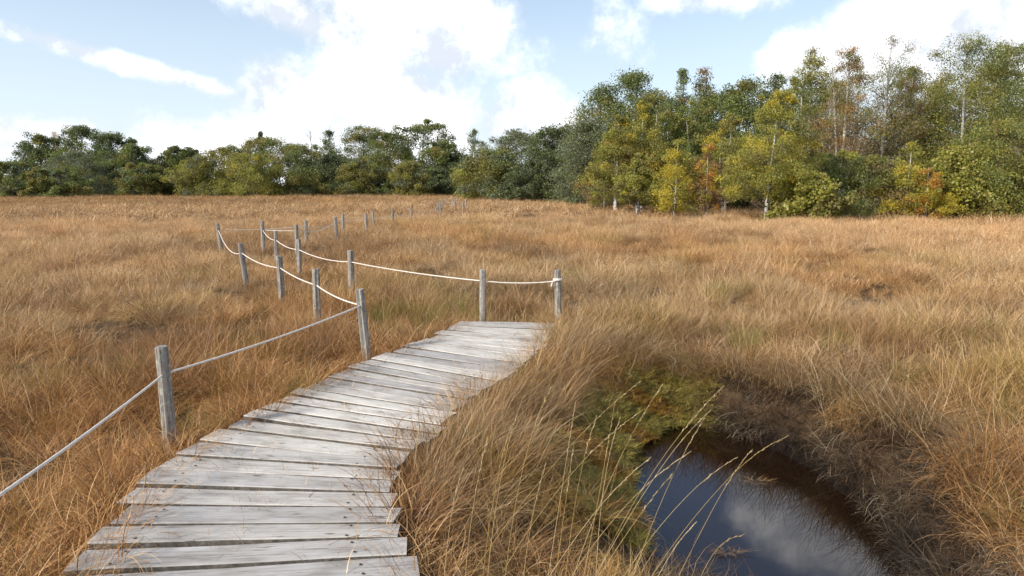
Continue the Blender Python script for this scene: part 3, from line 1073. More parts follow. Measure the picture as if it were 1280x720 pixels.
# moss and short sedge on the pool's mossy side
moss_col = bpy.data.collections.new('moss_forms')
MOSS = [proto(moss_col, blade_mesh('moss', 110, (0.03, 0.09), 0.0045, (0.0, 0.9), (0.2, 1.5), 0.085, 3, 0.6), 'moss_green') for _ in range(3)]
x = G.uniform(0.0, 2.6, 8200); y = G.uniform(3.2, 8.6, 8200)
sp = poly_sd(x, y, POND)
side = sstep(1.75 - x + 0.35 * (y - 6.2) + 0.9 * (vnoise(x, y, 0.5, 9) - 0.5), -0.45, 0.55)
k_ = (sp > -0.02) & (sp < 0.75 + 0.35 * vnoise(x, y, 0.5, 19)) & (y > 4.5) & (G.random(len(x)) < side) & (poly_sd(x, y, DECK) > 0.12)
x, y = x[k_], y[k_]
n_ = len(x)
tn = np.ones((n_, 3)) * G.uniform(0.75, 1.25, (n_, 1))
tn *= np.where((vnoise(x, y, 0.35, 77) > 0.6)[:, None], np.array([1.1, 0.75, 0.6]), np.ones(3))
sc1 = G.uniform(0.7, 1.4, n_)
scatter_object('moss', moss_col, np.column_stack([x, y, ground_z(x, y) + 0.02]), np.column_stack([G.normal(0, 0.2, n_), G.normal(0, 0.2, n_), G.uniform(0, 6.3, n_)]),
               np.column_stack([sc1, sc1, sc1 * 0.5]), G.choice(MOSS, n_), tn, 'yellow-green moss cushioning the boardwalk side of the pool')

# matted dead stems and twigs on the bare bank
dead_col = bpy.data.collections.new('dead_stem_forms')
DEAD = [proto(dead_col, blade_mesh('dead', 60, (0.08, 0.30), 0.0042, (0.5, 1.5), (0.2, 1.6), 0.11, 4, 1.5), 'dead_stem') for _ in range(4)]
x = G.uniform(0.8, 4.4, 5200); y = G.uniform(3.0, 8.6, 5200)
sp = poly_sd(x, y, POND)
side = sstep(1.75 - x + 0.35 * (y - 6.2), -0.1, 0.25)
k_ = (sp > 0.02) & (sp < 0.95) & (G.random(len(x)) < np.clip(0.9 - side, 0.06, 0.55))
x, y = x[k_], y[k_]
n_ = len(x)
grey = vnoise(x, y, 0.5, 15)
tn = np.where((grey > 0.55)[:, None], np.array([1.0, 0.97, 0.9]), np.where((grey < 0.35)[:, None], np.array([0.4, 0.38, 0.36]), np.array([0.8, 0.62, 0.45]))) * G.uniform(0.7, 1.3, (n_, 1))
sc1 = G.uniform(0.6, 1.3, n_)
scatter_object('dead_stems', dead_col, np.column_stack([x, y, ground_z(x, y) + 0.02]), np.column_stack([G.normal(0, 0.15, n_), G.normal(0, 0.15, n_), G.uniform(0, 6.3, n_)]),
               np.column_stack([sc1] * 3), G.choice(DEAD, n_), tn, 'matted dark dead stems on the bare bank of the pool')

# little sprouts and litter in the plank joints
spr = []
for (p, a) in SPROUT_SPOTS:
    if p[1] > 2.5 and rng.random() < 0.6:
        for q in range(rng.randrange(1, 5)):
            o_ = rng.gauss(0, 0.09)
            spr.append((p[0] + o_ * math.cos(a), p[1] + o_ * math.sin(a), -0.03))
for ji, q0 in ((11, 0.25), (11, 0.55), (13, 0.5), (14, 0.3), (15, 0.35), (15, 0.62), (16, 0.3), (18, 0.4), (19, 0.35), (21, 0.5), (24, 0.4), (33, 0.5), (35, 0.45), (36, 0.6), (37, 0.3)):
    for q in range(14):
        f = q0 + rng.gauss(0, 0.07)
        p = JOINTS[ji][0] * (1 - f) + JOINTS[ji][1] * f
        spr.append((p[0], p[1], rng.uniform(-0.045, -0.01)))
spr = np.array(spr)
n_ = len(spr)
spr_col = bpy.data.collections.new('sprout_forms')
SPR = [proto(spr_col, blade_mesh('sprout', 9, (0.05, 0.17), 0.0036, (0.1, 1.0), (0.4, 2.4), 0.03, 5, 1.2), 'dry_grass') for _ in range(5)]
scatter_object('joint_sprouts', spr_col, spr, np.column_stack([np.zeros(n_), np.zeros(n_), G.uniform(0, 6.3, n_)]),
               np.column_stack([G.uniform(0.7, 1.6, n_)] * 3), G.choice(SPR, n_), np.ones((n_, 3)) * G.uniform(0.5, 1.1, (n_, 1)),
               'wisps of dry grass caught in the joints between planks')

# ------------------------------------------------------------------ single tussocks and tufts
def tussock(x, y, h, spread, nbl, lean_dir, label, mat='tussock_grass', name='grass_tussock', bend=(0.5, 1.8), width=0.0032, lean=(0.05, 0.7), group=None, rnd=(0, 1)):
    ld = None if lean_dir is None else lean_dir
    me = blade_mesh(name, nbl, (h * 0.55, h * 1.15), width, lean, bend, spread, 7, 1.1, lean_dir=ld, rnd=rnd)
    o = link(name, me, M[mat])
    o.location = (x, y, float(ground_z(np.array([x]), np.array([y]))[0]))
    tag(o, label, 'grass', group)
    return o


for q in range(17):
    j = 13 + q * 1.45
    i0 = min(int(j), len(JOINTS) - 2)
    f = j - i0
    e = JOINTS[i0][1] * (1 - f) + JOINTS[i0 + 1][1] * f
    bx, by = e[0] + 0.14 + 0.1 * G.random(), e[1] + G.uniform(-0.08, 0.08)
    where = 'near planks' if by < 5.2 else ('curving middle planks' if by < 7.4 else 'last planks')
    tone = (0.0, 0.75) if q % 3 == 0 else ((0.2, 1.0) if q % 3 == 1 else (0.05, 0.95))
    tussock(bx, by, G.uniform(0.5, 0.78), 0.17, 330, R(G.uniform(0, 95)), 'arching grass tussock overhanging the inner plank ends of the ' + where, lean=(0.0, 0.6), bend=(0.3, 2.1),
            width=0.0034, group='tussocks along the inner edge', rnd=tone)
    tussock(bx + 0.30, by + G.uniform(-0.15, 0.1), G.uniform(0.5, 0.68) * (0.8 if by < 6.3 else 1.1), 0.2, 300, R(G.uniform(-30, 70)),
            'shaggy grass tussock on the pool side of the tussocks by the ' + where, lean=(0.1, 0.8), bend=(0.5, 2.4), width=0.0034, group='tussocks behind the inner edge', rnd=tone)
for (x, y, h, ld, lab) in [(0.70, 8.75, 0.88, 15, 'tallest arching tussock beside the round end post'), (0.95, 8.3, 0.88, 20, 'big arching tussock drooping from the boardwalk end towards the mossy rim'),
                           (0.42, 7.75, 0.74, 40, 'dense tussock bank between the last planks and the mossy rim'), (1.35, 8.75, 0.85, -10, 'full straw tussock behind the big arching one'),
                           (0.12, 7.05, 0.68, 45, 'dense tussock bank between the curving middle planks and the mossy rim'), (-0.1, 6.35, 0.6, 60, 'tussock bank above the moss along the middle planks')]:
    tussock(x, y, h, 0.26, 620, R(ld), lab, lean=(0.0, 0.8), bend=(0.5, 2.0), width=0.0034)
GREEN = [(-0.60, 10.35, 0.5, 'olive rush clump just past the slim post', 0.18), (-1.25, 10.0, 0.5, 'olive rush clump in the wet strip between the two ropes, beside the deck', 0.18),
         (-2.0, 10.3, 0.5, 'green rush clump between the two ropes beside the lone post', 0.16), (-1.75, 9.2, 0.42, 'low green clump behind the leaning split post', 0.15),
         (-2.02, 6.15, 0.50, 'bright green grass tuft leaning on the boardwalk below the rope', 0.09),
         (-1.16, 8.55, 0.34, 'small vivid green tuft against the planks near the deck end', 0.10),
         (-2.55, 5.35, 0.46, 'olive tuft at the foot of the thick weathered post', 0.10),
         (-0.95, 11.0, 0.55, 'upright olive rush clump behind the slim post', 0.16),
         (-1.6, 10.6, 0.55, 'yellowish rush clump between the leaning split post and the slim post', 0.16),
         (-4.05, 7.0, 0.42, 'yellow-green tuft in the open grass outside the rope, past the thick post', 0.10),
         (-3.3, 8.3, 0.44, 'green tuft in the grass outside the rope near the leaning post', 0.10),
         (2.95, 8.4, 0.48, 'dark green tuft at the top of the pool bank', 0.14),
         (4.0, 8.2, 0.48, 'olive tuft on the bank top beside the bare slope', 0.14),
         (3.5, 11.5, 0.5, 'yellow-green tuft in the open grass behind the pool', 0.14)]
for (x, y, h, lab, sp_) in GREEN:
    tussock(x, y, h, sp_, 240, None, lab, 'green_tuft', 'green_tuft', bend=(0.1, 1.0), lean=(0.02, 0.4), width=0.0036)
RUSTY = [(3.3, 4.35), (3.15, 4.0), (3.6, 4.2), (3.45, 4.75), (3.0, 3.45)]
for (x, y) in RUSTY:
    tussock(x, y, 0.22, 0.09, 150, None, 'small rusty sedge tuft on the low bare bank of the pool', 'green_tuft', 'sedge_tuft', bend=(0.2, 1.2), lean=(0.1, 0.8), width=0.0034,
            group='sedge tufts on the bare bank', rnd=(0.5, 1.0))
BANK = [(3.55, 5.85, 0.74, 'big drooping straw tussock spilling down the bank beside the bare slope', 3.5),
        (3.80, 5.00, 0.64, 'second drooping straw tussock beside the big one on the bank', 3.3),
        (1.55, 8.10, 0.80, 'shaggy brown tussock overhanging the head of the pool', 4.7),
        (2.10, 7.95, 0.68, 'ragged tussock at the head of the pool beside the shaggy brown one', 4.4),
        (2.62, 7.62, 0.66, 'dark brown tussock on the rim above the grey mud', 4.1),
        (3.02, 7.15, 0.66, 'bowed tussock on the rim between the dark brown one and the big drooping one', 3.9),
        (3.30, 6.55, 0.66, 'loose tussock leaning to the water just behind the big drooping one', 3.7)]
for (x, y, h, lab, dr) in BANK:
    tussock(x, y, h, 0.28, 640, dr, lab, bend=(0.5, 1.7), lean=(0.1, 0.8))
    
for (x, y, r_, lab) in [(2.19, 5.72, 0.10, 'small dark raft of dead stems floating in the cloud reflection'), (1.55, 4.55, 0.07, 'wisp of dead stems floating in the blue part of the pool')]:
    me = blade_mesh('floating_debris', 70, (0.05, 0.2), 0.005, (1.35, 1.6), (-0.1, 0.1), r_, 3, 1.5, rnd=(0.0, 0.6))
    o = link('floating_debris', me, M['tussock_grass'], None, (x, y, WATER_Z + 0.047))
    o.scale = (1.0, 0.5, 0.8)
    tag(o, lab, 'debris')

# ------------------------------------------------------------------ tall flowering stalks in front of the pool
TIPS = [(1.03, 3.2, 0.94), (1.14, 3.1, 0.7), (1.39, 3.3, 0.69), (1.0, 3.3, 0.82), (1.1, 3.2, 0.59), (0.98, 3.35, 0.73), (0.6, 3.1, 1.01), (0.73, 3.2, 1.0),
        (0.47, 3.0, 0.93), (1.05, 2.9, 0.36), (0.8, 2.8, 0.48), (0.05, 3.0, 0.95), (0.19, 3.1, 0.98),
        (0.0, 2.9, 0.86), (0.3, 3.1, 0.9), (0.4, 3.1, 0.82), (-0.11, 2.9, 0.79), (-0.21, 2.8, 0.70), (0.72, 2.9, 0.64), (0.62, 2.9, 0.74), (0.84, 3.05, 0.7),
        (0.28, 2.95, 0.75), (0.52, 3.15, 0.8), (0.15, 2.85, 0.7), (0.66, 3.25, 0.86)]
for i, (tx, ty, tz) in enumerate(TIPS):
    rr = random.Random(i + 50)
    leaning = tx > 0.55
    H_ = tz + 0.3
    bx = tx - (0.60 if leaning else 0.16) * H_ * rr.uniform(0.6, 1.25)
    by = ty - 0.15 * rr.uniform(0, 1)
    bz = float(ground_z(np.array([bx]), np.array([by]))[0])
    if poly_sd(np.array([bx]), np.array([by]), DECK)[0] < 0.05:
        bx += 0.25
    P0, P3 = Vector((bx, by, bz)), Vector((tx, ty, tz))
    P1 = P0.lerp(P3, rr.uniform(0.35, 0.6)) + Vector((rr.uniform(-0.12, 0.03), rr.uniform(-0.05, 0.05), 0.05 + 0.10 * rr.random()))
    pts = []
    for q in range(13):
        s_ = q / 12
        pts.append(P0 * (1 - s_) ** 2 + P1 * 2 * s_ * (1 - s_) + P3 * s_ * s_)
    droop = rr.uniform(0.0, 0.10) if leaning else 0.02
    for q in range(9, 13):
        pts[q].z -= droop * ((q - 8) / 4) ** 2 * 0.6
    root = bpy.data.objects.new('grass_stalk', None)
    COL.objects.link(root)
    root.location = P0
    root.empty_display_size = 0.05
    tag(root, 'tall grass stalk with a thin seed head bowing over the pool' if leaning else 'upright tall grass stalk with a thin seed head between boardwalk and pool', 'grass stalk',
        'stalks bowing over the pool' if leaning else 'upright stalks by the boardwalk')
    rl = [p - P0 for p in pts]
    vs_, fs_, caps = tube(rl, [0.0016 - 0.0008 * q / 12 for q in range(13)], 5)
    me = mesh_np('stem', [tuple(v) for v in vs_], fs_, True, {'rnd': ('FLOAT', np.full(len(vs_), rr.random()))})
    link('stem', me, M['golden_stem'], root)
    # seed head: short spikelets hugging the top of the stem
    sv, sf, ns = [], [], 26
    for q in range(ns):
        s_ = 0.74 + 0.26 * q / ns
        k2 = min(int(s_ * 12), 11)
        p = rl[k2].lerp(rl[k2 + 1], s_ * 12 - k2)
        td = (rl[k2 + 1] - rl[k2]).normalized()
        ax = Vector((rr.uniform(-1, 1), rr.uniform(-1, 1), rr.uniform(-1, 1)))
        dr = (td * 1.0 + (ax - td * ax.dot(td)).normalized() * rr.uniform(0.12, 0.35)).normalized()
        sd_ = dr.cross(Vector((rr.uniform(-1, 1), rr.uniform(-1, 1), 0.3))).normalized() * rr.uniform(0.0009, 0.0018)
        ln = rr.uniform(0.012, 0.028)
        b0 = len(sv)
        sv += [p, p + dr * ln * 0.5 + sd_, p + dr * ln, p + dr * ln * 0.5 - sd_]
        sf.append((b0, b0 + 1, b0 + 2, b0 + 3))
    me = mesh_np('seed_head', [tuple(v) for v in sv], sf, False, {'rnd': ('FLOAT', np.full(len(sv), 0.5 + 0.5 * rr.random()))})
    link('seed_head', me, M['golden_stem'], root)
TREES = [
('willow_bush', -72.44, 100, 5.23, 9.38, 'sallow', 'low olive willow bush at the outer left end of the far tree line', ''),
('willow_bush', -65.44, 98, 4.16, 7.58, 'sallow', 'lowest brownish olive willow bush in front of the dark trees with the orange crown', ''),
('oak_tree', -91.12, 118, 6.45, 11.07, 'oak', 'dark green tree at the very end of the far tree line', ''),
('oak_tree', -85.81, 126, 11.0, 7.39, 'oak', 'dark green oak just beside the orange-topped tree', ''),
('maple_tree', -85.84, 131, 12.09, 3.38, 'orange', 'small orange autumn crown poking out between dark green oaks', ''),
('oak_tree', -78.78, 127, 12.5, 8.64, 'oak', 'tallest dark oak in the clump with the orange crown', ''),
('willow_bush', -70.64, 112, 7.25, 9.45, 'greywillow', 'rounded grey-green willow bush in front of the dark oak clump', ''),
('oak_tree', -71.49, 124, 11.14, 7.85, 'oak', 'dark oak with spiky twigs on the side of the clump away from the orange crown', ''),
('oak_tree', -65.62, 121, 9.02, 6.81, 'oak', 'lower dark oak sloping down to the gap in the far tree line', ''),
('willow_bush', -57.33, 108, 5.23, 5.57, 'sallow', 'small fresh green bush at the foot of the sloping dark oak', ''),
('hawthorn_bush', -56.31, 112, 4.2, 5.25, 'darkbush', 'low dark shrub filling the gap in the far tree line', ''),
('alder_tree', -62.24, 128, 8.99, 5.1, 'oak', 'narrow dark alder standing in the gap beside the olive willows', 'alders in the gap'),
('alder_tree', -60.39, 130, 8.8, 4.88, 'oak', 'narrow dark alder standing in the gap beside the olive willows', 'alders in the gap'),
('willow_bush', -46.49, 104, 6.18, 6.58, 'paleolive', 'pale olive bush at the front corner of the big willow thicket', ''),
('willow_bush', -45.02, 110, 7.9, 9.03, 'sallow', 'olive willow at the gap end of the big rounded thicket', ''),
('willow_bush', -38.9, 103, 6.6, 7.25, 'yellowgreen', 'yellowish green willow in the front of the big rounded thicket', ''),
('willow_bush', -38.59, 111, 9.33, 11.97, 'sallow', 'highest domed olive willow of the big rounded thicket', ''),
('willow_bush', -32.57, 109, 8.22, 10.73, 'sallow', 'olive willow with dark underside at the bare tree end of the thicket', ''),
('willow_bush', -28.61, 108, 6.58, 7.6, 'darkbush', 'dark willow bush between the domed thicket and the rounded oaks', ''),
('alder_tree', -46.2, 128, 11.72, 2.4, 'thin', 'thin feathery treetop rising behind the highest domed willow', ''),
('dead_tree', -36.22, 125, 11.91, 3.81, 'bare', 'bare leafless little tree rising behind the willow thicket', ''),
('alder_tree', -33.85, 128, 12.29, 4.5, 'thin', 'open feathery tree next to the bare leafless tree', ''),
('oak_tree', -27.32, 127, 12.78, 9.53, 'oak2', 'light topped oak between the feathery tree and the tallest oak', ''),
('oak_tree', -21.8, 122, 11.41, 8.58, 'oak2', 'rounded oak leaning against the tallest oak of the far line', ''),
('oak_tree', -16.16, 124, 13.36, 12.21, 'oak', 'tallest broad oak of the far tree line', ''),
('oak_tree', -11.59, 116, 9.26, 6.8, 'oak', 'lower dark oak under the tallest oak beside the narrow gap', ''),
('willow_bush', -23.57, 106, 6.13, 5.72, 'paleolive', 'pale green rounded bush in front of the light topped oak', ''),
('willow_bush', -15.47, 104, 5.47, 5.12, 'paleolive', 'pale green rounded bush in front of the tallest oak', ''),
('hawthorn_bush', -20.22, 108, 4.25, 6.08, 'darkbush', 'low dark shrub between the two pale green bushes', ''),
('hawthorn_bush', -12.12, 106, 4.33, 5.72, 'darkbush', 'low dark shrub at the mouth of the narrow gap', ''),
('alder_tree', -7.04, 128, 12.15, 6.0, 'thin', 'open grey-green tree standing in the narrow gap', ''),
('hawthorn_bush', -8.7, 118, 6.85, 4.98, 'darkbush', 'dark shrub closing the narrow gap beneath the open tree', ''),
('willow_bush', -2.71, 84, 6.26, 6.11, 'paleolive', 'sloping pale willow beginning the thicket beside the narrow gap', ''),
('willow_tree', 0.99, 86, 8.48, 10.08, 'greywillow', 'big rounded grey-green willow with a dark open side', ''),
('willow_tree', 5.13, 80, 8.67, 7.5, 'darkwillow', 'very dark willow behind the pale sloping one', ''),
('willow_bush', 2.88, 78, 4.82, 6.4, 'darkwillow', 'low dark willow at the foot of the big rounded willow', ''),
('willow_tree', 6.45, 62, 7.75, 4.07, 'greywillow', 'blue-grey drooping willow at the corner of the birch wood', ''),
('poplar_tree', 8.38, 66, 11.62, 4.49, 'oak2', 'round-headed green tree rising at the corner of the birch wood', ''),
('poplar_tree', 11.43, 64, 12.45, 4.35, 'oak2', 'tall round-headed green poplar above the yellowing birches', ''),
('poplar_tree', 14.78, 62, 12.4, 2.47, 'column', 'slim pointed poplar, the shorter one of the pair', ''),
('poplar_tree', 17.0, 62, 12.8, 3.34, 'column', 'pointed poplar with russet tips, the taller one of the pair', ''),
('hazel_tree', 12.41, 60, 9.7, 5.63, 'oak2', 'green tree filling the space behind the yellow and orange saplings', ''),
('hazel_tree', 18.53, 60, 10.1, 5.63, 'oak2', 'green tree rising behind the orange sapling', ''),
('ash_tree', 19.58, 58, 10.79, 4.08, 'oak2', 'dull green tree behind the big yellow birch', ''),
('ash_tree', 20.78, 56, 10.92, 3.94, 'thin', 'sparse twiggy treetop just above the big yellow birch', ''),
('hazel_tree', 23.63, 58, 11.1, 5.44, 'birchg', 'tall green tree between the big yellow birch and the russet birch', ''),
('hazel_tree', 28.83, 58, 11.74, 7.48, 'birchbr', 'brownish tree filling the space behind the white birch trunks', ''),
('hazel_tree', 35.4, 58, 11.61, 7.48, 'birchbr', 'olive brown tree standing behind the yellow and orange bushes', ''),
('hazel_tree', 41.91, 58, 11.99, 7.48, 'birchg', 'green tree filling the space behind the leafy aspen', ''),
('oak_tree', 45.61, 56, 10.92, 9.85, 'oak2', 'broad green tree past the end of the wood', ''),
('birch_tree', 25.13, 55, 10.88, 5.16, 'russet', 'russet treetop behind the dark green slender birch', ''),
('birch_tree', 30.25, 54, 11.19, 5.06, 'birchbr', 'olive brown treetop filling in behind the tallest airy birch', ''),
('aspen_tree', 36.49, 54, 10.96, 5.7, 'aspen', 'green treetop showing between the two aspens', ''),
('birch_tree', 15.03, 58, 9.45, 5.44, 'birchg', 'green tree below the pair of pointed poplars', ''),
('birch_tree', 6.98, 52, 5.57, 2.68, 'orangegreen', 'narrow orange-tinged birch beside the blue-grey willow', ''),
('birch_tree', 7.53, 50, 7.23, 3.05, 'birchyg', 'yellow-green birch next to the orange-tinged one', ''),
('birch_tree', 9.44, 50, 8.22, 3.17, 'birchor', 'birch with a golden orange top', ''),
('birch_tree', 11.72, 52, 8.12, 3.78, 'birchg', 'dense green birch behind the yellow sapling', ''),
('birch_tree', 13.75, 52, 7.89, 4.02, 'birchg', 'dense green birch behind the orange sapling', ''),
('birch_tree', 15.2, 49, 7.34, 3.45, 'birchyg', 'olive birch between the orange sapling and the big yellow birch', ''),
('birch_tree', 8.47, 46, 4.24, 2.7, 'birchyg', 'low leafy birch with several bare white stems below the golden top', ''),
('birch_sapling', 10.16, 43, 5.08, 2.22, 'yellow', 'bright yellow birch sapling at the edge of the grass', ''),
('birch_sapling', 12.2, 43, 4.69, 2.22, 'orange', 'rust orange sapling with a pale thin trunk', ''),
('birch_tree', 14.42, 39, 7.66, 5.12, 'bigbirch', 'big yellow-green birch with leaning white trunk in front of the wood', ''),
('willow_bush', 16.16, 38, 2.8, 2.94, 'yellowgreen', 'low yellow-green bush spreading beside the big yellow birch', ''),
('birch_tree', 21.49, 50, 11.72, 3.17, 'birchg', 'dark green slender birch next to the russet birch', ''),
('birch_tree', 21.93, 46, 11.1, 4.53, 'russet', 'russet brown birch with a long white trunk', ''),
('birch_tree', 24.86, 47, 12.41, 4.63, 'sparse', 'tallest airy birch with thin see-through top and white trunk', ''),
('birch_tree', 27.98, 49, 10.57, 3.79, 'birchbr', 'olive brown birch leaning beside the tallest airy birch', ''),
('birch_tree', 29.18, 48, 8.93, 3.71, 'birchbr', 'lower olive brown birch between the airy birch and the open-topped aspen', ''),
('aspen_tree', 29.1, 45, 11.34, 4.64, 'aspen', 'open-topped green aspen with forked pale trunk', ''),
('aspen_tree', 32.47, 46, 11.25, 4.96, 'aspen', 'leafy green aspen beside the open-topped one, at the end of the wood', ''),
('birch_tree', 36.43, 46, 11.84, 5.39, 'birchg', 'green birch past the end of the wood', ''),
('hazel_bush', 19.53, 42, 4.06, 4.53, 'bushg', 'dense green bush under the russet birch', ''),
('bramble_bush', 21.26, 41, 3.74, 2.5, 'bushbr', 'brownish green bush below the tallest airy birch', ''),
('birch_sapling', 22.87, 40, 4.6, 2.25, 'yellow', 'pointed lemon yellow sapling among the bushes', ''),
('birch_sapling', 23.84, 39.5, 3.28, 2.04, 'orangeyellow', 'short orange-yellow sapling beside the pointed lemon yellow one', ''),
('hazel_bush', 26.4, 41, 4.29, 3.08, 'yellowgreen', 'yellow-green bush beside the orange-yellow sapling', ''),
('hazel_bush', 28.68, 41, 5.86, 4.42, 'bushg2', 'large yellow-green bush covering the foot of the aspens', ''),
('hazel_bush', 32.34, 41, 5.86, 4.42, 'bushg2', 'large bush past the end of the wood', ''),
]

# ------------------------------------------------------------------ trees
# kind: crown shape, crown base (fraction of height), clumps, leaves per clump, leaf size, clump radius, stems, bark, palette, openness
DK, OL, GW, YG, YE, OR, RU, GR = ((0.135, 0.160, 0.062), (0.250, 0.225, 0.062), (0.185, 0.205, 0.110), (0.33, 0.315, 0.065), (0.52, 0.42, 0.055), (0.50, 0.27, 0.055),
                                  (0.30, 0.21, 0.10), (0.190, 0.220, 0.060))
DKB = (0.095, 0.112, 0.050)
KINDS = {
    'oak': ('round', 0.10, 95, 46, 0.34, 0.10, 1, 'grey_bark', [(DK, 6), (GR, 3), (OL, 1)], 0.30),
    'oak2': ('round', 0.12, 95, 46, 0.30, 0.10, 1, 'grey_bark', [(GR, 5), (DK, 3), (OL, 3)], 0.35),
    'sallow': ('dome', 0.0, 105, 46, 0.30, 0.10, 4, 'grey_bark', [(OL, 6), (GR, 4), (GW, 2)], 0.08),
    'paleolive': ('dome', 0.0, 95, 46, 0.26, 0.11, 4, 'grey_bark', [(OL, 4), (YG, 3), (GW, 2)], 0.15),
    'greywillow': ('dome', 0.0, 110, 48, 0.26, 0.10, 4, 'grey_bark', [(GW, 6), (GR, 2), (OL, 1)], 0.15),
    'darkwillow': ('dome', 0.0, 105, 46, 0.26, 0.10, 4, 'grey_bark', [(DK, 6), (DKB, 2), (GW, 1)], 0.15),
    'darkbush': ('dome', 0.0, 95, 46, 0.28, 0.12, 3, 'grey_bark', [(DK, 5), (DKB, 4), (GR, 1)], 0.10),
    'yellowgreen': ('dome', 0.0, 100, 46, 0.20, 0.11, 4, 'grey_bark', [(YG, 6), (OL, 3), (YE, 1)], 0.15),
    'thin': ('ovate', 0.15, 80, 26, 0.26, 0.10, 1, 'grey_bark', [(DK, 4), (GR, 4)], 0.35),
    'bare': ('ovate', 0.2, 34, 1, 0.15, 0.10, 1, 'grey_bark', [(RU, 1)], 0.6),
    'column': ('column', 0.08, 110, 60, 0.17, 0.10, 1, 'grey_bark', [(GR, 5), (DK, 3), (RU, 2)], 0.35),
    'birchg': ('ovate', 0.12, 130, 70, 0.125, 0.085, 2, 'birch_bark', [(GR, 6), (OL, 4), (YG, 2)], 0.30),
    'birchyg': ('ovate', 0.17, 125, 70, 0.115, 0.085, 2, 'birch_bark', [(YG, 6), (OL, 5), (YE, 1)], 0.30),
    'birchor': ('ovate', 0.17, 125, 66, 0.115, 0.085, 1, 'birch_bark', [(YG, 6), (OL, 4), (YE, 1), (OR, 1)], 0.30),
    'birchbr': ('ovate', 0.10, 125, 66, 0.12, 0.09, 2, 'birch_bark', [(OL, 5), (RU, 3), (GR, 3)], 0.30),
    'orangegreen': ('ovate', 0.05, 90, 60, 0.11, 0.10, 1, 'birch_bark', [(OR, 1), (RU, 2), (YG, 6), (OL, 3)], 0.30),
    'bigbirch': ('ovate', 0.17, 170, 80, 0.10, 0.075, 1, 'birch_bark', [(YG, 7), (YE, 3), (OL, 3)], 0.40),
    'russet': ('ovate', 0.16, 130, 85, 0.095, 0.085, 2, 'birch_bark', [(RU, 7), (OR, 1), (OL, 2)], 0.45),
    'sparse': ('ovate', 0.25, 115, 62, 0.09, 0.080, 1, 'birch_bark', [(OL, 4), (RU, 4), (GR, 2)], 0.65),
    'aspen': ('round', 0.14, 125, 110, 0.105, 0.085, 1, 'birch_bark', [(GR, 6), (OL, 4), (YG, 2)], 0.45),
    'yellow': ('ovate', 0.08, 80, 52, 0.10, 0.11, 1, 'birch_bark', [(YE, 6), (YG, 4)], 0.40),
    'orange': ('ovate', 0.10, 75, 44, 0.10, 0.11, 1, 'birch_bark', [(OR, 4), (RU, 5), (YE, 1)], 0.40),
    'orangeyellow': ('ovate', 0.06, 75, 46, 0.10, 0.12, 1, 'birch_bark', [(YE, 4), (OR, 4), (YG, 2)], 0.40),
    'bushg': ('dome', 0.0, 130, 66, 0.12, 0.09, 4, 'grey_bark', [(GR, 6), (DK, 2), (YG, 2)], 0.15),
    'bushg2': ('dome', 0.0, 150, 66, 0.12, 0.09, 4, 'grey_bark', [(OL, 5), (YG, 4), (GR, 4), (RU, 1)], 0.20),
    'bushbr': ('dome', 0.0, 100, 52, 0.11, 0.10, 4, 'grey_bark', [(RU, 4), (OL, 5), (GR, 2)], 0.20),
}


def env(shape, q):
    """crown half-width (0..1) at relative crown height q"""
    if shape == 'round':
        return np.sin(np.pi * np.clip(0.10 + 0.86 * q, 0, 1)) ** 0.62
    if shape == 'dome':
        return np.sqrt(np.clip(1 - (np.clip(q - 0.12, 0, 1) / 0.90) ** 2.3, 0, 1)) * (0.86 + 0.14 * np.clip(q / 0.2, 0, 1))
    if shape == 'column':
        return np.clip(1.15 * (1 - q) ** 0.65 * np.clip(0.45 + q * 2.2, 0, 1), 0, 1)
    return np.clip((1 - q) ** 0.58 * np.clip(0.62 + q * 1.7, 0, 1.0) * 1.18, 0, 1)      # ovate


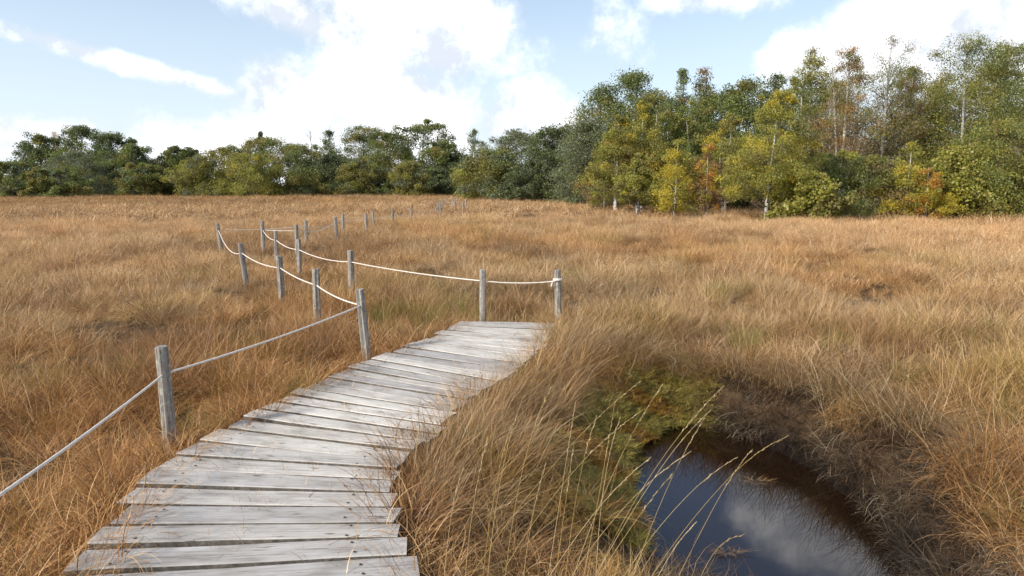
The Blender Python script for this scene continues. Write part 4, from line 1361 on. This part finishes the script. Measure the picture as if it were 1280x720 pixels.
def make_tree(name, X, Y, H, W, kind, label, group, seed):
    shape, c0, ncl, nlf, ls, rc, stems, bark, pal, openness = KINDS[kind]
    g_ = np.random.default_rng(seed)
    rr = random.Random(seed)
    far = Y > 70
    W *= (1.3 if shape == 'dome' else 1.18) if far else (1.0 if kind == 'bigbirch' else 1.3)
    ncl, nlf, ls, rc = int(ncl * (1.5 if far else 1.35)), int(nlf * (3.9 if far else 2.3)), ls * (0.75 if far else 0.87), rc * 1.3
    if shape == 'round':
        c0 *= 0.35
    if 35 < Y < 70 and ls > 0.2:
        f = 0.62
        ls, nlf = ls * f, int(nlf / f ** 1.4)
    zg = float(ground_z(np.array([X]), np.array([Y]))[0])
    root = bpy.data.objects.new(name, None)
    COL.objects.link(root)
    root.location = (X, Y, zg)
    H = H + (0.0 if zg is None else -zg - 0.25)
    tag(root, label, 'bush' if 'bush' in name else 'tree', group or None)
    # --- clump centres inside the crown envelope; a slow angular wobble makes the outline uneven
    q = g_.random(ncl * 6)
    q = q[g_.random(ncl * 6) < env(shape, q) ** 1.1 + 0.08][:ncl]
    ncl = len(q)
    a = g_.uniform(0, 2 * np.pi, ncl)
    wob = 1 + 0.30 * np.sin(2 * a + rr.uniform(0, 6)) * np.sin(5 * q + rr.uniform(0, 6)) + 0.22 * np.sin(3 * a + 9 * q + rr.uniform(0, 6))
    fill = g_.random(ncl) ** (0.42 if openness < 0.5 else 0.6)
    rad = W * 0.5 * env(shape, q) * fill * np.clip(wob, 0.55, 1.3)
    hgt = H * (c0 + (0.985 - c0) * q)
    lean = (rr.uniform(-0.03, 0.03) + (0.06 if kind == 'bigbirch' else 0.0)) * H
    lx = lean * (hgt / H) ** 1.3
    C = np.column_stack([rad * np.cos(a) + lx, rad * np.sin(a), hgt])
    # drop some neighbourhoods to open gaps
    for _ in range(int(openness * 10)):
        h0 = C[g_.integers(len(C))]
        dist = np.linalg.norm(C - h0, axis=1)
        C = C[(dist > 0.06 * H * rr.uniform(0.5, 1.3)) | (g_.random(len(C)) < 0.35)]
    # leader twig clumps at the very top make a feathered outline
    nt = 6 if shape in ('round', 'dome') else 2
    at = g_.uniform(0, 2 * np.pi, nt)
    rt = W * 0.5 * g_.uniform(0.0, 0.55 if shape in ('round', 'dome') else 0.12, nt)
    C = np.concatenate([C, np.column_stack([rt * np.cos(at) + lean, rt * np.sin(at), H * g_.uniform(0.88, 0.96, nt)])])
    # --- trunk(s) with limbs
    twig = 0.45 if far else 0.5
    for s_i in range(stems):
        limb_v, limb_f = [], []

        def add_tube(path, radii, sides):
            v, f, c = tube(path, radii, sides, cap=False)
            b = len(limb_v)
            limb_v.extend(v)
            limb_f.extend([tuple(i + b for i in ff) for ff in f])

        if shape == 'dome':
            top = H * rr.uniform(0.6, 0.85); sa = s_i * 2 * math.pi / stems + rr.random(); sp_ = W * 0.22
        else:
            top = H * rr.uniform(0.94, 0.97) if s_i == 0 else H * rr.uniform(0.7, 0.9); sa = rr.uniform(0, 6.28); sp_ = 0.0 if s_i == 0 else W * 0.16
        r0 = H * (0.013 if 'birch' in bark else 0.014) * (1.0 if s_i == 0 else 0.8) + 0.012
        if shape == 'dome':
            r0 *= 0.7
        tp = []
        ph1, ph2 = rr.uniform(0, 6), rr.uniform(0, 6)
        for i in range(11):
            s_ = i / 10
            wig = H * 0.010
            tp.append(Vector((0.12 * s_i * math.cos(sa) + sp_ * math.cos(sa) * s_ + lean * s_ ** 1.3 + wig * math.sin(4 * s_ + ph1) * s_,
                              0.12 * s_i * math.sin(sa) + sp_ * math.sin(sa) * s_ + wig * math.sin(5 * s_ + ph2) * s_, -0.15 + (top + 0.15) * s_)))
        tv, tf, _c = tube(tp, [r0 * (1 - 0.9 * i / 10) + 0.006 for i in range(11)], 8, cap=False)
        sel = [i for i in range(len(C)) if i % stems == s_i]
        rr.shuffle(sel)
        sel.sort(key=lambda i: -C[i][2] if C[i][2] > 0.86 * H else 0)
        for i in sel[:(26 if far else 40) // stems + 6]:
            c = Vector(C[i])
            hd = math.hypot(c.x, c.y)
            hb = max(c.z - 0.55 * hd - 0.04 * H, 0.06 * H)
            s_ = min(max((hb + 0.15) / (top + 0.15), 0.03), 0.97)
            k2 = min(int(s_ * 10), 9)
            b = tp[k2].lerp(tp[k2 + 1], s_ * 10 - k2)
            mid = b.lerp(c, 0.5) + Vector((rr.uniform(-1, 1), rr.uniform(-1, 1), 0.6)) * 0.05 * (c - b).length
            rb = max(0.34 * r0 * (1 - s_) + 0.008, 0.012 if not far else 0.03)
            add_tube([b, b.lerp(mid, 0.5), mid, mid.lerp(c, 0.6), c], [rb, rb * 0.85, rb * 0.65, rb * 0.45, rb * 0.2], 4)
            if kind in ('bare', 'sparse', 'thin', 'russet'):
                for _ in range(5 if kind == 'bare' else 3):
                    e = c + Vector((rr.gauss(0, 1), rr.gauss(0, 1), rr.gauss(0.5, 0.8))) * 0.05 * H
                    add_tube([mid.lerp(c, 0.6), (mid.lerp(c, 0.6)).lerp(e, 0.5) + Vector((0, 0, 0.02 * H)), e], [rb * 0.5, rb * 0.4, rb * 0.2], 3)
        tr = link('trunk', mesh_np('trunk', [tuple(v) for v in tv], tf, True), M[bark], root)
        if limb_f:
            bw = link('branchwork', mesh_np('branchwork', [tuple(v) for v in limb_v], limb_f, True), M['grey_bark'], tr)
            bw['kind'] = 'stuff'
    # --- leaves
    if kind == 'bare':
        return root
    nC = len(C)
    cols, wts = [np.array(p[0]) for p in pal], np.array([p[1] for p in pal], float)
    wts /= wts.sum()
    # colour areas: nearby clumps share a hue, as on one limb
    basis = vnoise(C[:, 0] + C[:, 1] * 0.7 + 50 * seed, C[:, 2], max(0.18 * H, 0.8), seed)
    order = np.clip(basis + g_.normal(0, 0.14, nC), 0, 0.999)
    cum = np.cumsum(wts)
    srt = np.argsort(np.argsort(order)) / nC
    ci = np.searchsorted(cum, srt)
    ccol = np.array([cols[min(i, len(cols) - 1)] for i in ci])
    n_l = (nlf * g_.uniform(0.6, 1.4, nC)).astype(int) + 1
    own = np.repeat(np.arange(nC), n_l)
    N = len(own)
    rcl = rc * H * (0.55 + 0.75 * g_.random(nC)) * (0.8 if shape == 'ovate' else 1.0)
    if shape == 'dome':
        rcl *= 1.35
    rcl = np.minimum(rcl, 0.30 * W)
    rcl *= 0.45 + 0.55 * env(shape, np.clip((C[:, 2] / H - c0) / (0.985 - c0), 0, 1))
    d = g_.normal(0, 1, (N, 3))
    d /= np.linalg.norm(d, axis=1)[:, None]
    d *= (g_.random(N) ** 0.55)[:, None]
    pos = C[own] + d * rcl[own][:, None] * np.array([1.0, 1.0, 0.72])
    if shape in ('ovate',):
        pos[:, 2] -= 0.35 * rcl[own] * np.abs(g_.normal(0, 0.5, N))
    pos[:, 2] = np.maximum(pos[:, 2], 0.05)
    nrm = g_.normal(0, 1, (N, 3)) + d * 0.6 + np.array([0, 0, 0.35])
    nrm /= np.linalg.norm(nrm, axis=1)[:, None]
    ax = np.cross(nrm, g_.normal(0, 1, (N, 3)))
    ax /= np.linalg.norm(ax, axis=1)[:, None]
    bx = np.cross(nrm, ax)
    sz = ls * g_.uniform(0.6, 1.3, N)
    A, B = ax * sz[:, None] * 0.5, bx * sz[:, None] * 0.40
    V = np.stack([pos - A, pos + A * 0.7 + B, pos + A * 0.7 - B], 1).reshape(-1, 3)
    F = np.arange(N * 3).reshape(-1, 3)
    lc = ccol[own] * g_.uniform(0.82, 1.2, (N, 1)) * (1 + g_.normal(0, 0.06, (N, 3)))
    lc = np.clip(lc, 0.004, 0.9)
    col4 = np.repeat(np.column_stack([lc, np.ones(N)]), 3, axis=0)
    me = mesh_np('crown', V, F, False, {'leaf_color': ('FLOAT_COLOR', col4)})
    link('crown', me, M['leaf'], root)
    return root


for i, (nm, X, Y, H, W, kind, lab, grp) in enumerate(TREES):
    make_tree(nm, X, Y, H, W, kind, lab, grp, 100 + i)

print('triangles', sum(len(p.vertices) - 2 for me_ in bpy.data.meshes for p in me_.polygons) if False else sum(len(me_.loops) - 2 * len(me_.polygons) for me_ in bpy.data.meshes))
